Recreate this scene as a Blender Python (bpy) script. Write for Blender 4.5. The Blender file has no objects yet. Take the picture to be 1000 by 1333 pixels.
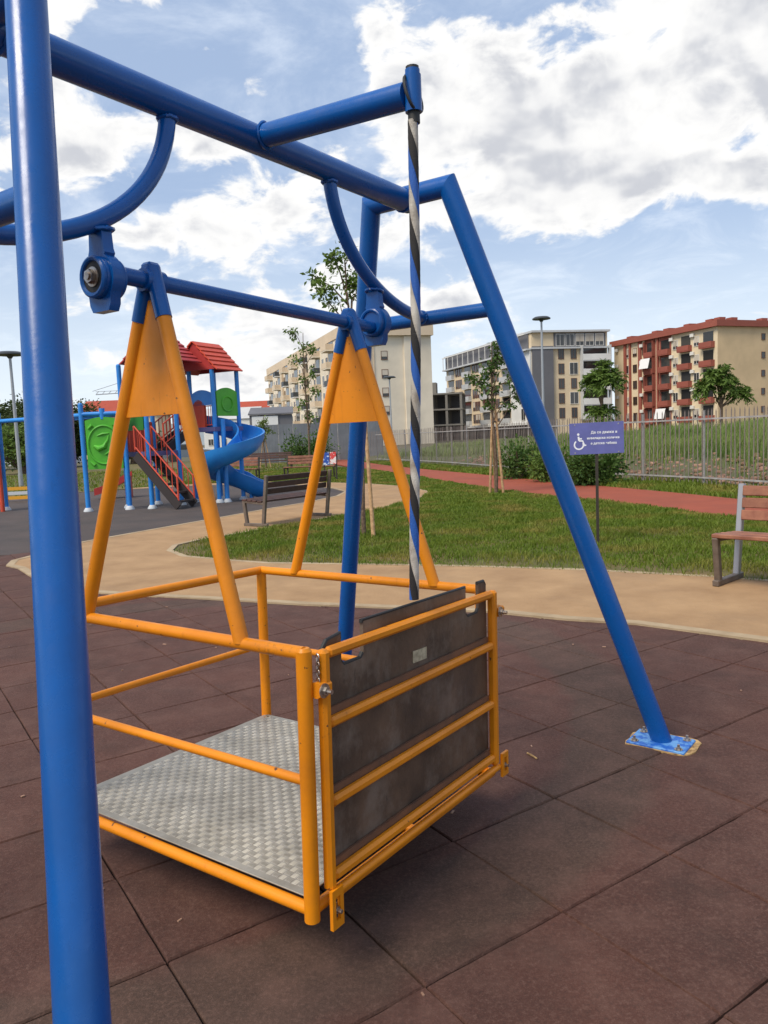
import bpy, bmesh, math, random
import numpy as np
from mathutils import Vector, Matrix
random.seed(7); rng = np.random.default_rng(7)
SC = bpy.context.scene; COL = SC.collection
R = math.radians; PI = math.pi

# ------------------------------------------------------------------ camera, world, sun, exposure
cam_d = bpy.data.cameras.new('camera'); cam = bpy.data.objects.new('camera', cam_d); COL.objects.link(cam)
cam_d.sensor_fit = 'VERTICAL'; cam_d.sensor_height = 36.0; cam_d.sensor_width = 27.0
cam_d.lens = 36.0 * 1000 / 1333; cam_d.clip_start = 0.05; cam_d.clip_end = 6000
_p, _r = R(-5.649), R(-2.425)
fw = Vector((0, math.cos(_p), math.sin(_p))); r0 = Vector((1, 0, 0)); u0 = r0.cross(fw)
rr = r0 * math.cos(_r) + u0 * math.sin(_r); uu = u0 * math.cos(_r) - r0 * math.sin(_r)
m = Matrix((rr, uu, -fw)).transposed().to_4x4(); m.translation = (0, 0, 1.394); cam.matrix_world = m
SC.camera = cam
SUN_EL, SUN_AZ = R(52), R(-132)      # azimuth measured from +Y towards +X
sun_d = bpy.data.lights.new('sun', 'SUN'); sun = bpy.data.objects.new('sun', sun_d); COL.objects.link(sun)
sun_d.energy = 2.9; sun_d.angle = R(26); sun_d.color = (1, .90, .74)
sd = Vector((math.sin(SUN_AZ) * math.cos(SUN_EL), math.cos(SUN_AZ) * math.cos(SUN_EL), math.sin(SUN_EL)))
sun.rotation_euler = sd.to_track_quat('Z', 'Y').to_euler(); sun.location = sd * 50
SC.view_settings.view_transform = 'Standard'; SC.view_settings.look = 'None'
SC.view_settings.exposure = 0.35; SC.view_settings.gamma = 1.0; SC.view_settings.use_curve_mapping = False
SC.render.engine = 'CYCLES'

world = bpy.data.worlds.new('World'); SC.world = world; world.use_nodes = True
wt = world.node_tree; wt.nodes.clear()
class NT:
    """small helper that wires shader nodes"""
    def __init__(s, tree): s.t = tree
    def n(s, kind, **kw):
        nd = s.t.nodes.new(kind)
        for k, v in kw.items(): setattr(nd, k, v)
        return nd
    def put(s, sock, v):
        if v is None: return
        if hasattr(v, 'is_output') or hasattr(v, 'links'): s.t.links.new(v, sock)
        else: sock.default_value = v
    def math(s, op, a, b=None, c=None, clamp=False):
        nd = s.n('ShaderNodeMath', operation=op, use_clamp=clamp)
        s.put(nd.inputs[0], a); s.put(nd.inputs[1], b)
        if c is not None: s.put(nd.inputs[2], c)
        return nd.outputs[0]
    def vm(s, op, a, b=None):
        nd = s.n('ShaderNodeVectorMath', operation=op); s.put(nd.inputs[0], a); s.put(nd.inputs[1], b)
        return nd.outputs['Value'] if op in ('LENGTH', 'DISTANCE', 'DOT_PRODUCT') else nd.outputs[0]
    def noise(s, vec, scale, detail=4, rough=.5, dist=0, dim='3D'):
        nd = s.n('ShaderNodeTexNoise', noise_dimensions=dim); s.put(nd.inputs['Vector'], vec)
        nd.inputs['Scale'].default_value = scale; nd.inputs['Detail'].default_value = detail
        nd.inputs['Roughness'].default_value = rough; nd.inputs['Distortion'].default_value = dist
        return nd.outputs['Fac']
    def mr(s, v, a, b, c=0., d=1., smooth=False):
        nd = s.n('ShaderNodeMapRange', interpolation_type='SMOOTHSTEP' if smooth else 'LINEAR'); s.put(nd.inputs[0], v)
        for i, q in enumerate((a, b, c, d)): s.put(nd.inputs[i + 1], q)
        return nd.outputs[0]
    def mix(s, f, a, b):
        nd = s.n('ShaderNodeMix', data_type='RGBA'); s.put(nd.inputs[0], f); s.put(nd.inputs[6], a); s.put(nd.inputs[7], b)
        return nd.outputs[2]
    def xyz(s, v):
        nd = s.n('ShaderNodeSeparateXYZ'); s.put(nd.inputs[0], v); return nd.outputs
    def comb(s, x, y, z):
        nd = s.n('ShaderNodeCombineXYZ')
        for i, q in enumerate((x, y, z)): s.put(nd.inputs[i], q)
        return nd.outputs[0]

def build_sky():
    N = NT(wt)
    d = N.n('ShaderNodeTexCoord').outputs['Generated']
    x, y, z = N.xyz(d)
    sky = N.n('ShaderNodeTexSky', sky_type='NISHITA', sun_disc=False)
    sky.sun_elevation = SUN_EL; sky.sun_rotation = SUN_AZ; sky.air_density = 1.0; sky.dust_density = 2.2; sky.ozone_density = 1.6; sky.altitude = 250
    az = N.math('ARCTAN2', x, y)
    el = N.math('ARCTAN2', z, N.math('SQRT', N.math('ADD', N.math('MULTIPLY', x, x), N.math('MULTIPLY', y, y))))
    zz = N.math('MAXIMUM', N.math('ADD', z, .16), .05)
    p = N.comb(N.math('DIVIDE', x, zz), N.math('DIVIDE', y, zz), 0.37)
    n1 = N.noise(p, 1.35, 9, .58, .15)
    ae = N.comb(az, el, 0)
    # cloud banks: azimuth, elevation, half widths (degrees) and weight
    blobs = [(23.5, 24.5, 10, 6.2, .30), (33, 21, 9, 9, .25), (17, 19, 7, 4.5, .16), (8, 23, 10, 5.0, .24), (1, 25.5, 5, 4, .16), (9, 19, 11, 5, .26), (15.5, 15.8, 9, 3.0, .26), (2, 14.5, 6, 3, .16), (22, 18.5, 6, 4, .14),
             (-16.5, 30.5, 4.6, 4.4, .30), (-21, 27.5, 3.4, 3, .22), (-20, 20, 5, 4.0, .24), (-9.5, 14.8, 6.2, 3.6, .25), (-12, 20.2, 5, 1.6, .22), (-5, 17.5, 4, 3, .16), (-17, 11, 5, 1.8, .14), (-3, 12, 4, 2, .14), (-15, 17.6, 6, 1.4, -.16), (-4, 21.5, 5, 2.2, -.12), (-16, 25, 4.5, 1.8, -.12), (26, 14, 3, 2, .2),
             (-17.5, 14.5, 4, 1.5, .18), (3, 9.5, 8, 2.2, .26), (7, 33, 5, 2.2, .22), (-10, 6.5, 12, 4.5, .24), (20.5, 10.6, 1.8, .7, .2), (24.5, 15.5, 3, 1.6, .22),
             (-6, 29, 8, 6, -.24), (19, 10.5, 9, 4, -.22), (15, 30, 4.5, 3.5, -.14), (-24, 9, 7, 7, -.10), (27, 12.5, 6, 3.5, -.2), (-3, 24.5, 3.5, 4, -.12)]
    tot = None
    for a, e, sa, se, w in blobs:
        v = N.vm('MULTIPLY', N.vm('SUBTRACT', ae, (R(a), R(e), 0)), (1 / R(sa * 1.25), 1 / R(se * 1.25), 0))
        b = N.mr(N.vm('LENGTH', v), 0, 1, w, 0, True)
        tot = b if tot is None else N.math('ADD', tot, b)
    n2 = N.noise(N.comb(N.math('MULTIPLY', az, 12), N.math('MULTIPLY', el, 20), 0), 1.0, 9, .58, .3)
    f = N.math('ADD', N.math('ADD', N.math('MULTIPLY', n1, .3), N.math('MULTIPLY', n2, .80)), tot)
    mask = N.mr(f, .60, .70, 0, 1, True)
    thick = N.mr(f, .68, .88, 0, 1, True)
    n3 = N.noise(N.comb(N.math('MULTIPLY', az, 12), N.math('MULTIPLY', N.math('ADD', el, -.03), 20), 0), 1.0, 2.5, .5, .3)
    n2b = N.noise(N.comb(N.math('MULTIPLY', az, 12), N.math('MULTIPLY', el, 20), 0), 1.0, 2.5, .5, .3)
    under = N.mr(N.math('SUBTRACT', n3, n2b), -.10, .16, 1, 0, True)
    n4 = N.noise(ae, 7, 5, .55)
    grey = N.math('MULTIPLY', N.math('MULTIPLY', thick, N.mr(n4, .36, .56, 0, 1, True)), N.mr(under, 0, 1, .25, 1))
    cloud = N.mix(grey, (8.1, 8.05, 7.95, 1), (5.0, 5.15, 5.55, 1))
    wisps = N.mr(N.noise(p, 2.6, 8, .65, .6), .44, .76, .0, .5, True)
    skyc = N.mix(wisps, N.mix(.62, sky.outputs[0], (4.2, 5.35, 7.4, 1)), (7.6, 8.2, 9.0, 1))
    low = N.mr(el, R(0), R(17), .75, 0, True)
    skyc = N.mix(low, skyc, (8.0, 8.7, 9.1, 1))
    col = N.mix(mask, skyc, cloud)
    bg = N.n('ShaderNodeBackground'); wt.links.new(col, bg.inputs[0]); bg.inputs[1].default_value = .1
    out = N.n('ShaderNodeOutputWorld'); wt.links.new(bg.outputs[0], out.inputs[0])
build_sky()

# ------------------------------------------------------------------ materials
def lin(r, g, b):
    f = lambda c: (c / 255 / 12.92) if c <= 10 else ((c / 255 + .055) / 1.055) ** 2.4
    return (f(r), f(g), f(b), 1)
def mat(name, col, rough=.5, metal=0., col2=None, nscale=8., spec=.5, coat=0., bump=0., bscale=40., rnd=0., det=6, lo=.35, hi=.65, coords='Object', trans=0.):
    mt = bpy.data.materials.new(name); mt.use_nodes = True
    t = mt.node_tree; N = NT(t); b = t.nodes['Principled BSDF']
    tc = N.n('ShaderNodeTexCoord').outputs[coords] if coords != 'Pos' else N.n('ShaderNodeNewGeometry').outputs['Position']
    c = col
    if col2 is not None:
        c = N.mix(N.mr(N.noise(tc, nscale, det, .6), lo, hi), col, col2)
    if rnd:
        oi = N.n('ShaderNodeObjectInfo').outputs['Random']
        hs = N.n('ShaderNodeHueSaturation'); N.put(hs.inputs['Color'], c); N.put(hs.inputs['Value'], N.mr(oi, 0, 1, 1 - rnd, 1 + rnd)); c = hs.outputs[0]
    N.put(b.inputs['Base Color'], c)
    b.inputs['Roughness'].default_value = rough; b.inputs['Metallic'].default_value = metal
    b.inputs['Specular IOR Level'].default_value = spec
    if coat: b.inputs['Coat Weight'].default_value = coat; b.inputs['Coat Roughness'].default_value = .12
    if bump:
        bp = N.n('ShaderNodeBump'); bp.inputs['Strength'].default_value = bump; bp.inputs['Distance'].default_value = .01
        N.put(bp.inputs['Height'], N.noise(tc, bscale, 5, .6)); t.links.new(bp.outputs[0], b.inputs['Normal'])
    if trans: b.inputs['Transmission Weight'].default_value = trans
    return mt

def paint(name, col, dark, chip, rough=.28, chip_amt=.70, coat=.22):
    """gloss paint on steel tube with grime streaks and small chips"""
    mt = bpy.data.materials.new(name); mt.use_nodes = True
    t = mt.node_tree; N = NT(t); b = t.nodes['Principled BSDF']
    tc = N.n('ShaderNodeTexCoord').outputs['Object']
    g = N.mr(N.noise(tc, 3.5, 8, .65), .42, .72)
    c = N.mix(N.math('MULTIPLY', g, .6), col, dark)
    ch = N.mr(N.noise(tc, 38, 3, .5), chip_amt, chip_amt + .03)
    c = N.mix(ch, c, chip)
    sc = N.n('ShaderNodeMapping'); N.put(sc.inputs[0], tc); sc.inputs['Scale'].default_value = (60, 60, 4)
    st = N.mr(N.noise(sc.outputs[0], 1, 4, .6), .62, .74, 0, .35)
    c = N.mix(st, c, dark)
    N.put(b.inputs['Base Color'], c)
    N.put(b.inputs['Roughness'], N.mr(N.noise(tc, 14, 5, .6), .3, .7, rough - .06, rough + .16))
    b.inputs['Coat Weight'].default_value = coat; b.inputs['Coat Roughness'].default_value = .15; b.inputs['Specular IOR Level'].default_value = .3 + coat * .6
    bp = N.n('ShaderNodeBump'); bp.inputs['Strength'].default_value = .12; bp.inputs['Distance'].default_value = .002
    N.put(bp.inputs['Height'], N.noise(tc, 90, 3, .5)); t.links.new(bp.outputs[0], b.inputs['Normal'])
    return mt

M = {}
M['blue'] = paint('blue_paint', (.002, .085, .335, 1), (.002, .055, .21, 1), (.02, .04, .09, 1), .24, .755, .12)
M['blue_worn'] = mat('blue_worn', lin(95, 150, 205), .55, col2=lin(35, 95, 180), nscale=22, lo=.45, hi=.56, bump=.3)
M['orange'] = paint('orange_paint', (.76, .25, .004, 1), (.44, .13, .004, 1), (.12, .05, .02, 1), .42, .705, .08)
M['bolt'] = mat('galvanised_bolt', (.55, .53, .5, 1), .35, .9, col2=(.3, .2, .12, 1), nscale=40)
M['black_rubber'] = mat('black_rubber', (.018, .018, .018, 1), .6)
M['rope_black'] = mat('rope_black', (.02, .018, .018, 1), .75, bump=.5, bscale=300)
M['rope_white'] = mat('rope_white', lin(205, 200, 190), .75, col2=lin(150, 140, 128), nscale=14, bump=.5, bscale=300)
M['rope_blue'] = mat('rope_blue', (.012, .10, .42, 1), .6, bump=.5, bscale=300)
M['ply'] = mat('brown_board', (.135, .083, .052, 1), .45, col2=(.062, .041, .028, 1), nscale=6, bump=.15, det=12, lo=.36, hi=.62)
def smudge(mt, col, scale, lo, hi, amt, stretch=(1, 1, 1)):
    t = mt.node_tree; N = NT(t); b = t.nodes['Principled BSDF']; old = b.inputs['Base Color'].links[0].from_socket
    mp = N.n('ShaderNodeMapping'); N.put(mp.inputs[0], N.n('ShaderNodeTexCoord').outputs['Object']); mp.inputs['Scale'].default_value = stretch; mp.inputs['Location'].default_value = (3.1, 1.7, 5.3)
    N.put(b.inputs['Base Color'], N.mix(N.mr(N.noise(mp.outputs[0], scale, 10, .72), lo, hi, 0, amt), old, col))
smudge(M['ply'], (.24, .195, .155, 1), 5, .48, .70, .75, (1, 1, .7)); smudge(M['ply'], (.03, .022, .017, 1), 26, .60, .66, .6, (2.5, 1, .4))
M['sticker'] = mat('sticker', lin(190, 180, 150), .5, col2=lin(150, 140, 115), nscale=60)
M['tan'] = mat('tan_foam', lin(200, 165, 110), .9, col2=lin(120, 92, 60), nscale=30, bump=.5)
M['galv'] = mat('galvanised_steel', lin(168, 165, 163), .55, .0, col2=lin(142, 138, 136), nscale=5)
M['picket'] = mat('picket_steel', lin(140, 130, 124), .6, .0, col2=lin(112, 98, 92), nscale=2)
M['lamp'] = mat('lamp_grey', lin(165, 168, 172), .4, .4)
M['lamp_dark'] = mat('lamp_dark', lin(70, 74, 78), .5, .3)
M['stake'] = mat('stake_wood', lin(196, 160, 118), .8, col2=lin(150, 115, 80), nscale=14, bump=.3)
M['bark'] = mat('bark', lin(120, 100, 82), .9, col2=lin(78, 62, 50), nscale=20, bump=.5)

def rubber_mat():
    mt = bpy.data.materials.new('rubber_granulate'); mt.use_nodes = True
    t = mt.node_tree; N = NT(t); b = t.nodes['Principled BSDF']
    pos = N.n('ShaderNodeNewGeometry').outputs['Position']
    oi = N.n('ShaderNodeObjectInfo').outputs['Random']
    big = N.noise(pos, 1.6, 6, .6)
    c = N.mix(N.mr(big, .3, .7), (.090, .036, .026, 1), (.060, .027, .021, 1))
    # painted green ring across the tiles
    dv = N.vm('DISTANCE', N.vm('MULTIPLY', pos, (1, 1, 0)), (-1.4, 4.15, 0))
    wob = N.math('ADD', dv, N.math('MULTIPLY', N.math('SUBTRACT', N.noise(pos, 5, 3, .5), .5), .16))
    ring = N.math('MULTIPLY', N.mr(wob, 2.30, 2.36), N.mr(wob, 2.68, 2.76, 1, 0))
    c = N.mix(N.math('MULTIPLY', ring, .42), c, (.046, .044, .032, 1))
    hs = N.n('ShaderNodeHueSaturation'); N.put(hs.inputs['Color'], c); N.put(hs.inputs['Value'], N.mr(oi, 0, 1, .91, 1.09)); c = hs.outputs[0]
    fine = N.noise(pos, 210, 3, .7)
    c = N.mix(N.mr(fine, .56, .72, 0, .55), c, (.17, .105, .085, 1))
    c = N.mix(N.mr(fine, .44, .30, 0, .6), c, (.025, .018, .016, 1))
    med = N.noise(pos, 75, 4, .75); c = N.mix(N.mr(med, .5, .68, 0, .45), c, (.165, .098, .078, 1)); c = N.mix(N.mr(med, .46, .34, 0, .5), c, (.04, .026, .022, 1))
    dust = N.mr(N.noise(pos, 4.5, 11, .74), .46, .74, 0, .55)
    c = N.mix(dust, c, (.155, .085, .066, 1))
    c = N.mix(N.mr(N.noise(N.vm('ADD', pos, (7.3, 2.1, 0)), 3.1, 10, .7), .52, .72, 0, .55), c, (.035, .02, .016, 1))
    N.put(b.inputs['Base Color'], c); b.inputs['Roughness'].default_value = .88; b.inputs['Specular IOR Level'].default_value = .25
    b.inputs['Sheen Weight'].default_value = .06; b.inputs['Sheen Roughness'].default_value = .4; b.inputs['Sheen Tint'].default_value = (1, .66, .56, 1)
    bp = N.n('ShaderNodeBump'); bp.inputs['Strength'].default_value = .55; bp.inputs['Distance'].default_value = .006
    N.put(bp.inputs['Height'], N.noise(pos, 150, 4, .75)); t.links.new(bp.outputs[0], b.inputs['Normal'])
    return mt
M['rubber'] = rubber_mat()
M['rubber_base'] = mat('rubber_base', (.038, .023, .018, 1), .95)
M['rubber_far'] = mat('dark_rubber', (.075, .056, .05, 1), .9, col2=(.05, .04, .037, 1), nscale=1.2, coords='Pos', bump=.3, bscale=60)
M['path'] = mat('sand_path', (.40, .25, .125, 1), .95, col2=(.28, .165, .078, 1), nscale=2.0, coords='Pos', bump=.5, bscale=45, det=12, lo=.3, hi=.7)
M['edge'] = mat('path_edging', (.42, .32, .20, 1), .9, col2=(.29, .21, .125, 1), nscale=3, coords='Pos', bump=.5, bscale=30, det=10)
M['soil'] = mat('lawn_soil', (.085, .085, .022, 1), 1, col2=(.17, .11, .045, 1), nscale=.9, coords='Pos', bump=.6, bscale=30, lo=.42, hi=.68)
M['track'] = mat('red_track', (.30, .062, .026, 1), .9, col2=(.25, .050, .022, 1), nscale=1.5, coords='Pos', bump=.2, bscale=60)
M['earth'] = mat('earth', (.07, .075, .032, 1), 1, col2=(.12, .10, .06, 1), nscale=.08, coords='Pos')
M['bank'] = mat('bank_soil', (.11, .10, .05, 1), 1, col2=(.07, .09, .03, 1), nscale=.8, coords='Pos', bump=.8, bscale=12)
def leafmat(name, a, b, scale=1.2, c=None, lo=.35, hi=.65, rough=.6):
    mt = mat(name, a, rough, col2=b, nscale=scale, coords='Pos', lo=lo, hi=hi, spec=.3)
    if c:
        N = NT(mt.node_tree); bs = mt.node_tree.nodes['Principled BSDF']; old = bs.inputs['Base Color'].links[0].from_socket
        pos = N.n('ShaderNodeNewGeometry').outputs['Position']
        N.put(bs.inputs['Base Color'], N.mix(N.mr(N.noise(pos, scale * .45, 3, .5), .5, .68), old, c))
    t = mt.node_tree; N = NT(t); bs = t.nodes['Principled BSDF']; tr = N.n('ShaderNodeBsdfTranslucent'); N.put(tr.inputs[0], bs.inputs['Base Color'].links[0].from_socket)
    mx = N.n('ShaderNodeMixShader'); mx.inputs[0].default_value = .32; t.links.new(bs.outputs[0], mx.inputs[1]); t.links.new(tr.outputs[0], mx.inputs[2]); t.links.new(mx.outputs[0], t.nodes['Material Output'].inputs[0])
    return mt
M['grass'] = leafmat('grass_blades', (.10, .165, .013, 1), (.165, .215, .024, 1), 2.4, (.27, .225, .05, 1))
M['tall_grass'] = leafmat('tall_grass', (.14, .215, .045, 1), (.225, .27, .085, 1), .9, (.09, .16, .03, 1))
M['leaf'] = leafmat('leaf_green', (.095, .165, .03, 1), (.15, .225, .045, 1), 4)
M['leaf_dark'] = leafmat('leaf_dark', (.055, .115, .024, 1), (.095, .165, .034, 1), 3)
M['leaf_light'] = leafmat('leaf_light', (.12, .18, .03, 1), (.16, .22, .05, 1), 3)
M['leaf_far'] = leafmat('leaf_far', (.045, .07, .02, 1), (.08, .105, .03, 1), .5)
M['stone'] = mat('pale_stone', lin(175, 140, 118), .9, col2=lin(130, 98, 80), nscale=6, rnd=.2)
M['hill'] = mat('hill', (.20, .235, .25, 1), 1, col2=(.26, .285, .29, 1), nscale=.01, coords='Pos')  # blue-grey distance haze is mixed into the slope colour
M['wood_dark'] = mat('bench_wood_dark', (.085, .035, .026, 1), .6, col2=(.05, .022, .017, 1), nscale=10, bump=.2, rnd=.15)
M['wood_red'] = mat('bench_wood_red', (.20, .072, .042, 1), .6, col2=(.30, .125, .07, 1), nscale=7, bump=.3, rnd=.22, lo=.4, hi=.62)
M['bench_steel'] = mat('bench_steel', lin(95, 82, 72), .5, .3, col2=lin(120, 108, 98), nscale=8)
M['bench_alu'] = mat('bench_alu', lin(165, 165, 168), .4, .6)
for k, rgb in dict(cream=(226, 214, 194), cream_dark=(212, 192, 166), beige=(220, 200, 168), beige2=(214, 186, 146), white=(222, 222, 220), grey=(105, 105, 110),
                   pale=(188, 190, 192), red=(150, 82, 68), roofred=(165, 72, 52), concrete=(128, 124, 118), tan=(220, 202, 170)).items():
    M['w_' + k] = mat('wall_' + k, lin(*rgb), .85, col2=tuple(c * .86 for c in lin(*rgb)[:3]) + (1,), nscale=.35, coords='Pos', bump=.05, det=8)
M['glass'] = mat('window_glass', (.038, .038, .038, 1), .08, spec=.6, rnd=.5)
M['shutter'] = mat('shutter', lin(190, 180, 165), .7, rnd=.15)
M['frame_white'] = mat('frame_white', lin(215, 212, 206), .5)
M['frame_brown'] = mat('frame_brown', lin(110, 72, 52), .5)
M['dark'] = mat('interior_shade', (.02, .019, .018, 1), .9)  # near-black colour painted for the shade of an open storey
M['awning'] = mat('awning_white', lin(225, 225, 225), .8)
M['pg_blue'] = mat('play_blue', (.025, .25, .68, 1), .35, spec=.5, col2=(.02, .19, .58, 1), nscale=2)
M['pg_red'] = mat('play_red', (.62, .075, .03, 1), .5, col2=(.5, .055, .026, 1), nscale=3)
M['pg_crimson'] = mat('play_crimson', (.42, .035, .03, 1), .5, col2=(.33, .025, .025, 1), nscale=3)
M['pg_green'] = mat('play_green', (.085, .42, .025, 1), .45, col2=(.06, .34, .02, 1), nscale=3)
M['pg_dgreen'] = mat('play_dark_green', (.02, .16, .02, 1), .5)
M['pg_dark'] = mat('play_dark', (.03, .022, .022, 1), .7)
M['pg_purple'] = mat('play_purple', (.10, .09, .22, 1), .6)
M['pg_yellow'] = mat('play_yellow', (.7, .33, .02, 1), .5)
M['foot_white'] = mat('post_foot', lin(190, 195, 200), .6)
M['sign_blue'] = mat('sign_blue', (.125, .135, .38, 1), .35, col2=(.105, .115, .32, 1), nscale=6)
M['sign_white'] = mat('sign_white', lin(225, 228, 235), .5)
M['post_dark'] = mat('post_dark', lin(62, 56, 50), .5, .3)
M['hoarding'] = mat('hoarding', lin(122, 126, 132), .5, .3, col2=lin(104, 108, 114), nscale=1, rnd=.06)
M['poster_red'] = mat('poster_red', lin(205, 70, 70), .5, col2=lin(225, 215, 215), nscale=9, lo=.48, hi=.52)
M['poster_blue'] = mat('poster_blue', lin(40, 80, 165), .5, col2=lin(200, 215, 235), nscale=6, lo=.55, hi=.6)

def tread_mat():
    """aluminium five bar tread plate: groups of short raised bars, alternating direction"""
    mt = bpy.data.materials.new('tread_plate'); mt.use_nodes = True
    t = mt.node_tree; N = NT(t); b = t.nodes['Principled BSDF']
    tc = N.n('ShaderNodeTexCoord').outputs['Object']
    N.put(b.inputs['Base Color'], N.mix(N.mr(N.noise(tc, 5, 10, .7), .3, .75), (.44, .41, .35, 1), (.27, .245, .20, 1)))
    b.inputs['Metallic'].default_value = .45; b.inputs['Specular IOR Level'].default_value = .35
    N.put(b.inputs['Roughness'], N.mr(N.noise(tc, 20, 6, .6), .3, .7, .45, .65))
    return mt
M['tread'] = tread_mat()
M['tread_bar'] = mat('tread_bar', (.72, .68, .60, 1), .42, .4, col2=(.46, .43, .37, 1), nscale=8)

smudge(M['tread'], (.13, .11, .085, 1), 4, .52, .74, .5); smudge(M['tread_bar'], (.30, .27, .22, 1), 5, .5, .7, .6)
smudge(M['blue'], (.02, .10, .30, 1), 2.2, .5, .75, .5, (1, 1, .35)); smudge(M['blue'], (.015, .03, .07, 1), 30, .665, .70, .6, (1, 1, .25)); smudge(M['orange'], (.20, .075, .02, 1), 18, .62, .72, .75); smudge(M['path'], (.20, .13, .075, 1), .7, .5, .75, .55); smudge(M['track'], (.14, .045, .025, 1), .6, .5, .75, .5)
# ------------------------------------------------------------------ mesh helpers
class MB:
    def __init__(s): s.v = []; s.f = []; s.mi = []; s.k = 0
    def add(s, vs, fs):
        o = len(s.v); s.v += [tuple(q) for q in vs]
        for f in fs: s.f.append([i + o for i in f]); s.mi.append(s.k)
        return s
    def box(s, c, d, rot=None, bev=0.):
        """box of size d at c; rot = 3x3 Matrix; bev cuts the corners of its cross sections"""
        hx, hy, hz = d[0] / 2, d[1] / 2, d[2] / 2
        if bev:
            e = min(bev, .45 * min(d))
            bm = bmesh.new(); bmesh.ops.create_cube(bm, size=1)
            for q in bm.verts: q.co = Vector((q.co.x * d[0], q.co.y * d[1], q.co.z * d[2]))
            bmesh.ops.bevel(bm, geom=list(bm.edges), offset=e, segments=1, affect='EDGES', profile=.5)
            bm.verts.index_update()
            vs = [q.co.copy() for q in bm.verts]; fs = [[q.index for q in f.verts] for f in bm.faces]; bm.free()
        else:
            vs = [Vector((x * hx, y * hy, z * hz)) for x in (-1, 1) for y in (-1, 1) for z in (-1, 1)]
            fs = [(0, 1, 3, 2), (4, 6, 7, 5), (0, 4, 5, 1), (2, 3, 7, 6), (0, 2, 6, 4), (1, 5, 7, 3)]
        if rot is not None: vs = [rot @ q for q in vs]
        c = Vector(c); return s.add([q + c for q in vs], fs)
    def b2(s, a, b): 
        a, b = Vector(a), Vector(b); return s.box((a + b) / 2, [abs(q) for q in (b - a)])
    def bar(s, a, b, w, h, up=(0, 0, 1), bev=0.):
        """rectangular bar from a to b, w across, h along up"""
        a, b = Vector(a), Vector(b); z = (b - a); L = z.length; z.normalize(); up = Vector(up)
        if abs(z.dot(up)) > .98: up = Vector((1, 0, 0)) if abs(z.x) < .9 else Vector((0, 1, 0))
        x = up.cross(z).normalized(); y = z.cross(x)
        return s.box((a + b) / 2, (w, h, L), Matrix((x, y, z)).transposed(), bev)
    def tube(s, pts, r, n=12, cap=True, closed=False):
        pts = [Vector(q) for q in pts]; rs = r if isinstance(r, (list, tuple)) else [r] * len(pts)
        m_ = len(pts); vs = []; fs = []
        t0 = (pts[1] - pts[0]).normalized(); nx = t0.orthogonal().normalized()
        for i, q in enumerate(pts):
            if closed: t = (pts[(i + 1) % m_] - pts[i - 1]).normalized()
            elif i == 0: t = t0
            elif i == m_ - 1: t = (pts[i] - pts[i - 1]).normalized()
            else: t = ((pts[i + 1] - q).normalized() + (q - pts[i - 1]).normalized()).normalized()
            nx = (nx - t * nx.dot(t)).normalized(); ny = t.cross(nx)
            k = 1.
            if 0 < i < m_ - 1 and not closed:
                cs = t.dot((q - pts[i - 1]).normalized()); k = 1 / max(cs, .5)
            for j in range(n):
                a = 2 * PI * j / n; d = nx * math.cos(a) + ny * math.sin(a)
                vs.append(q + d * rs[i] * (k if m_ == 3 else 1))
        for i in range(m_ if closed else m_ - 1):
            for j in range(n):
                a0, a1 = i * n + j, i * n + (j + 1) % n; b0, b1 = ((i + 1) % m_) * n + j, ((i + 1) % m_) * n + (j + 1) % n
                fs.append((a0, a1, b1, b0))
        if cap and not closed: fs += [tuple(range(n))[::-1], tuple(range((m_ - 1) * n, m_ * n))]
        return s.add(vs, fs)
    def prism(s, poly, z0, z1):
        n = len(poly); vs = [(x, y, z0) for x, y in poly] + [(x, y, z1) for x, y in poly]
        return s.add(vs, [tuple(range(n))[::-1], tuple(range(n, 2 * n))] + [(i, (i + 1) % n, n + (i + 1) % n, n + i) for i in range(n)])
    def extr(s, poly, O, X, Y, Z, h):
        """polygon in the plane O + x X + y Y, pushed h along Z"""
        O, X, Y, Z = Vector(O), Vector(X), Vector(Y), Vector(Z); n = len(poly)
        vs = [O + X * a + Y * b for a, b in poly] + [O + X * a + Y * b + Z * h for a, b in poly]
        return s.add(vs, [tuple(range(n))[::-1], tuple(range(n, 2 * n))] + [(i, (i + 1) % n, n + (i + 1) % n, n + i) for i in range(n)])
    def mesh(s, name, mats, smooth=35):
        me = bpy.data.meshes.new(name); me.from_pydata(s.v, [], s.f)
        for q in (mats if isinstance(mats, (list, tuple)) else [mats]): me.materials.append(q)
        if any(s.mi): me.polygons.foreach_set('material_index', s.mi)
        bm = bmesh.new(); bm.from_mesh(me); bmesh.ops.recalc_face_normals(bm, faces=bm.faces); bm.to_mesh(me); bm.free()
        if smooth: me.shade_smooth(); me.set_sharp_from_angle(angle=R(smooth))
        return me
    def build(s, name, mats, parent=None, smooth=35, **kw):
        return link(name, s.mesh(name, mats, smooth), parent, **kw)
def link(name, me, parent=None, loc=None, rot=None, **kw):
    o = bpy.data.objects.new(name, me); COL.objects.link(o)
    if parent: o.parent = parent
    if loc is not None: o.location = loc
    if rot is not None: o.rotation_euler = rot
    for k, v in kw.items(): o[k] = v
    return o
def thing(name, label, cat, loc=(0, 0, 0), rotz=0., group=None):
    o = link(name, None, None, loc, (0, 0, rotz), label=label, category=cat)
    if group: o['group'] = group
    return o
def copy_tree(o, parent=None):
    c = o.copy(); COL.objects.link(c)
    if parent: c.parent = parent
    for ch in o.children: copy_tree(ch, c)
    return c
def clone(o, loc, rotz, label, group=None):
    c = copy_tree(o); c.location = loc; c.rotation_euler = (0, 0, rotz); c['label'] = label
    if group: c['group'] = group
    return c
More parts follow.
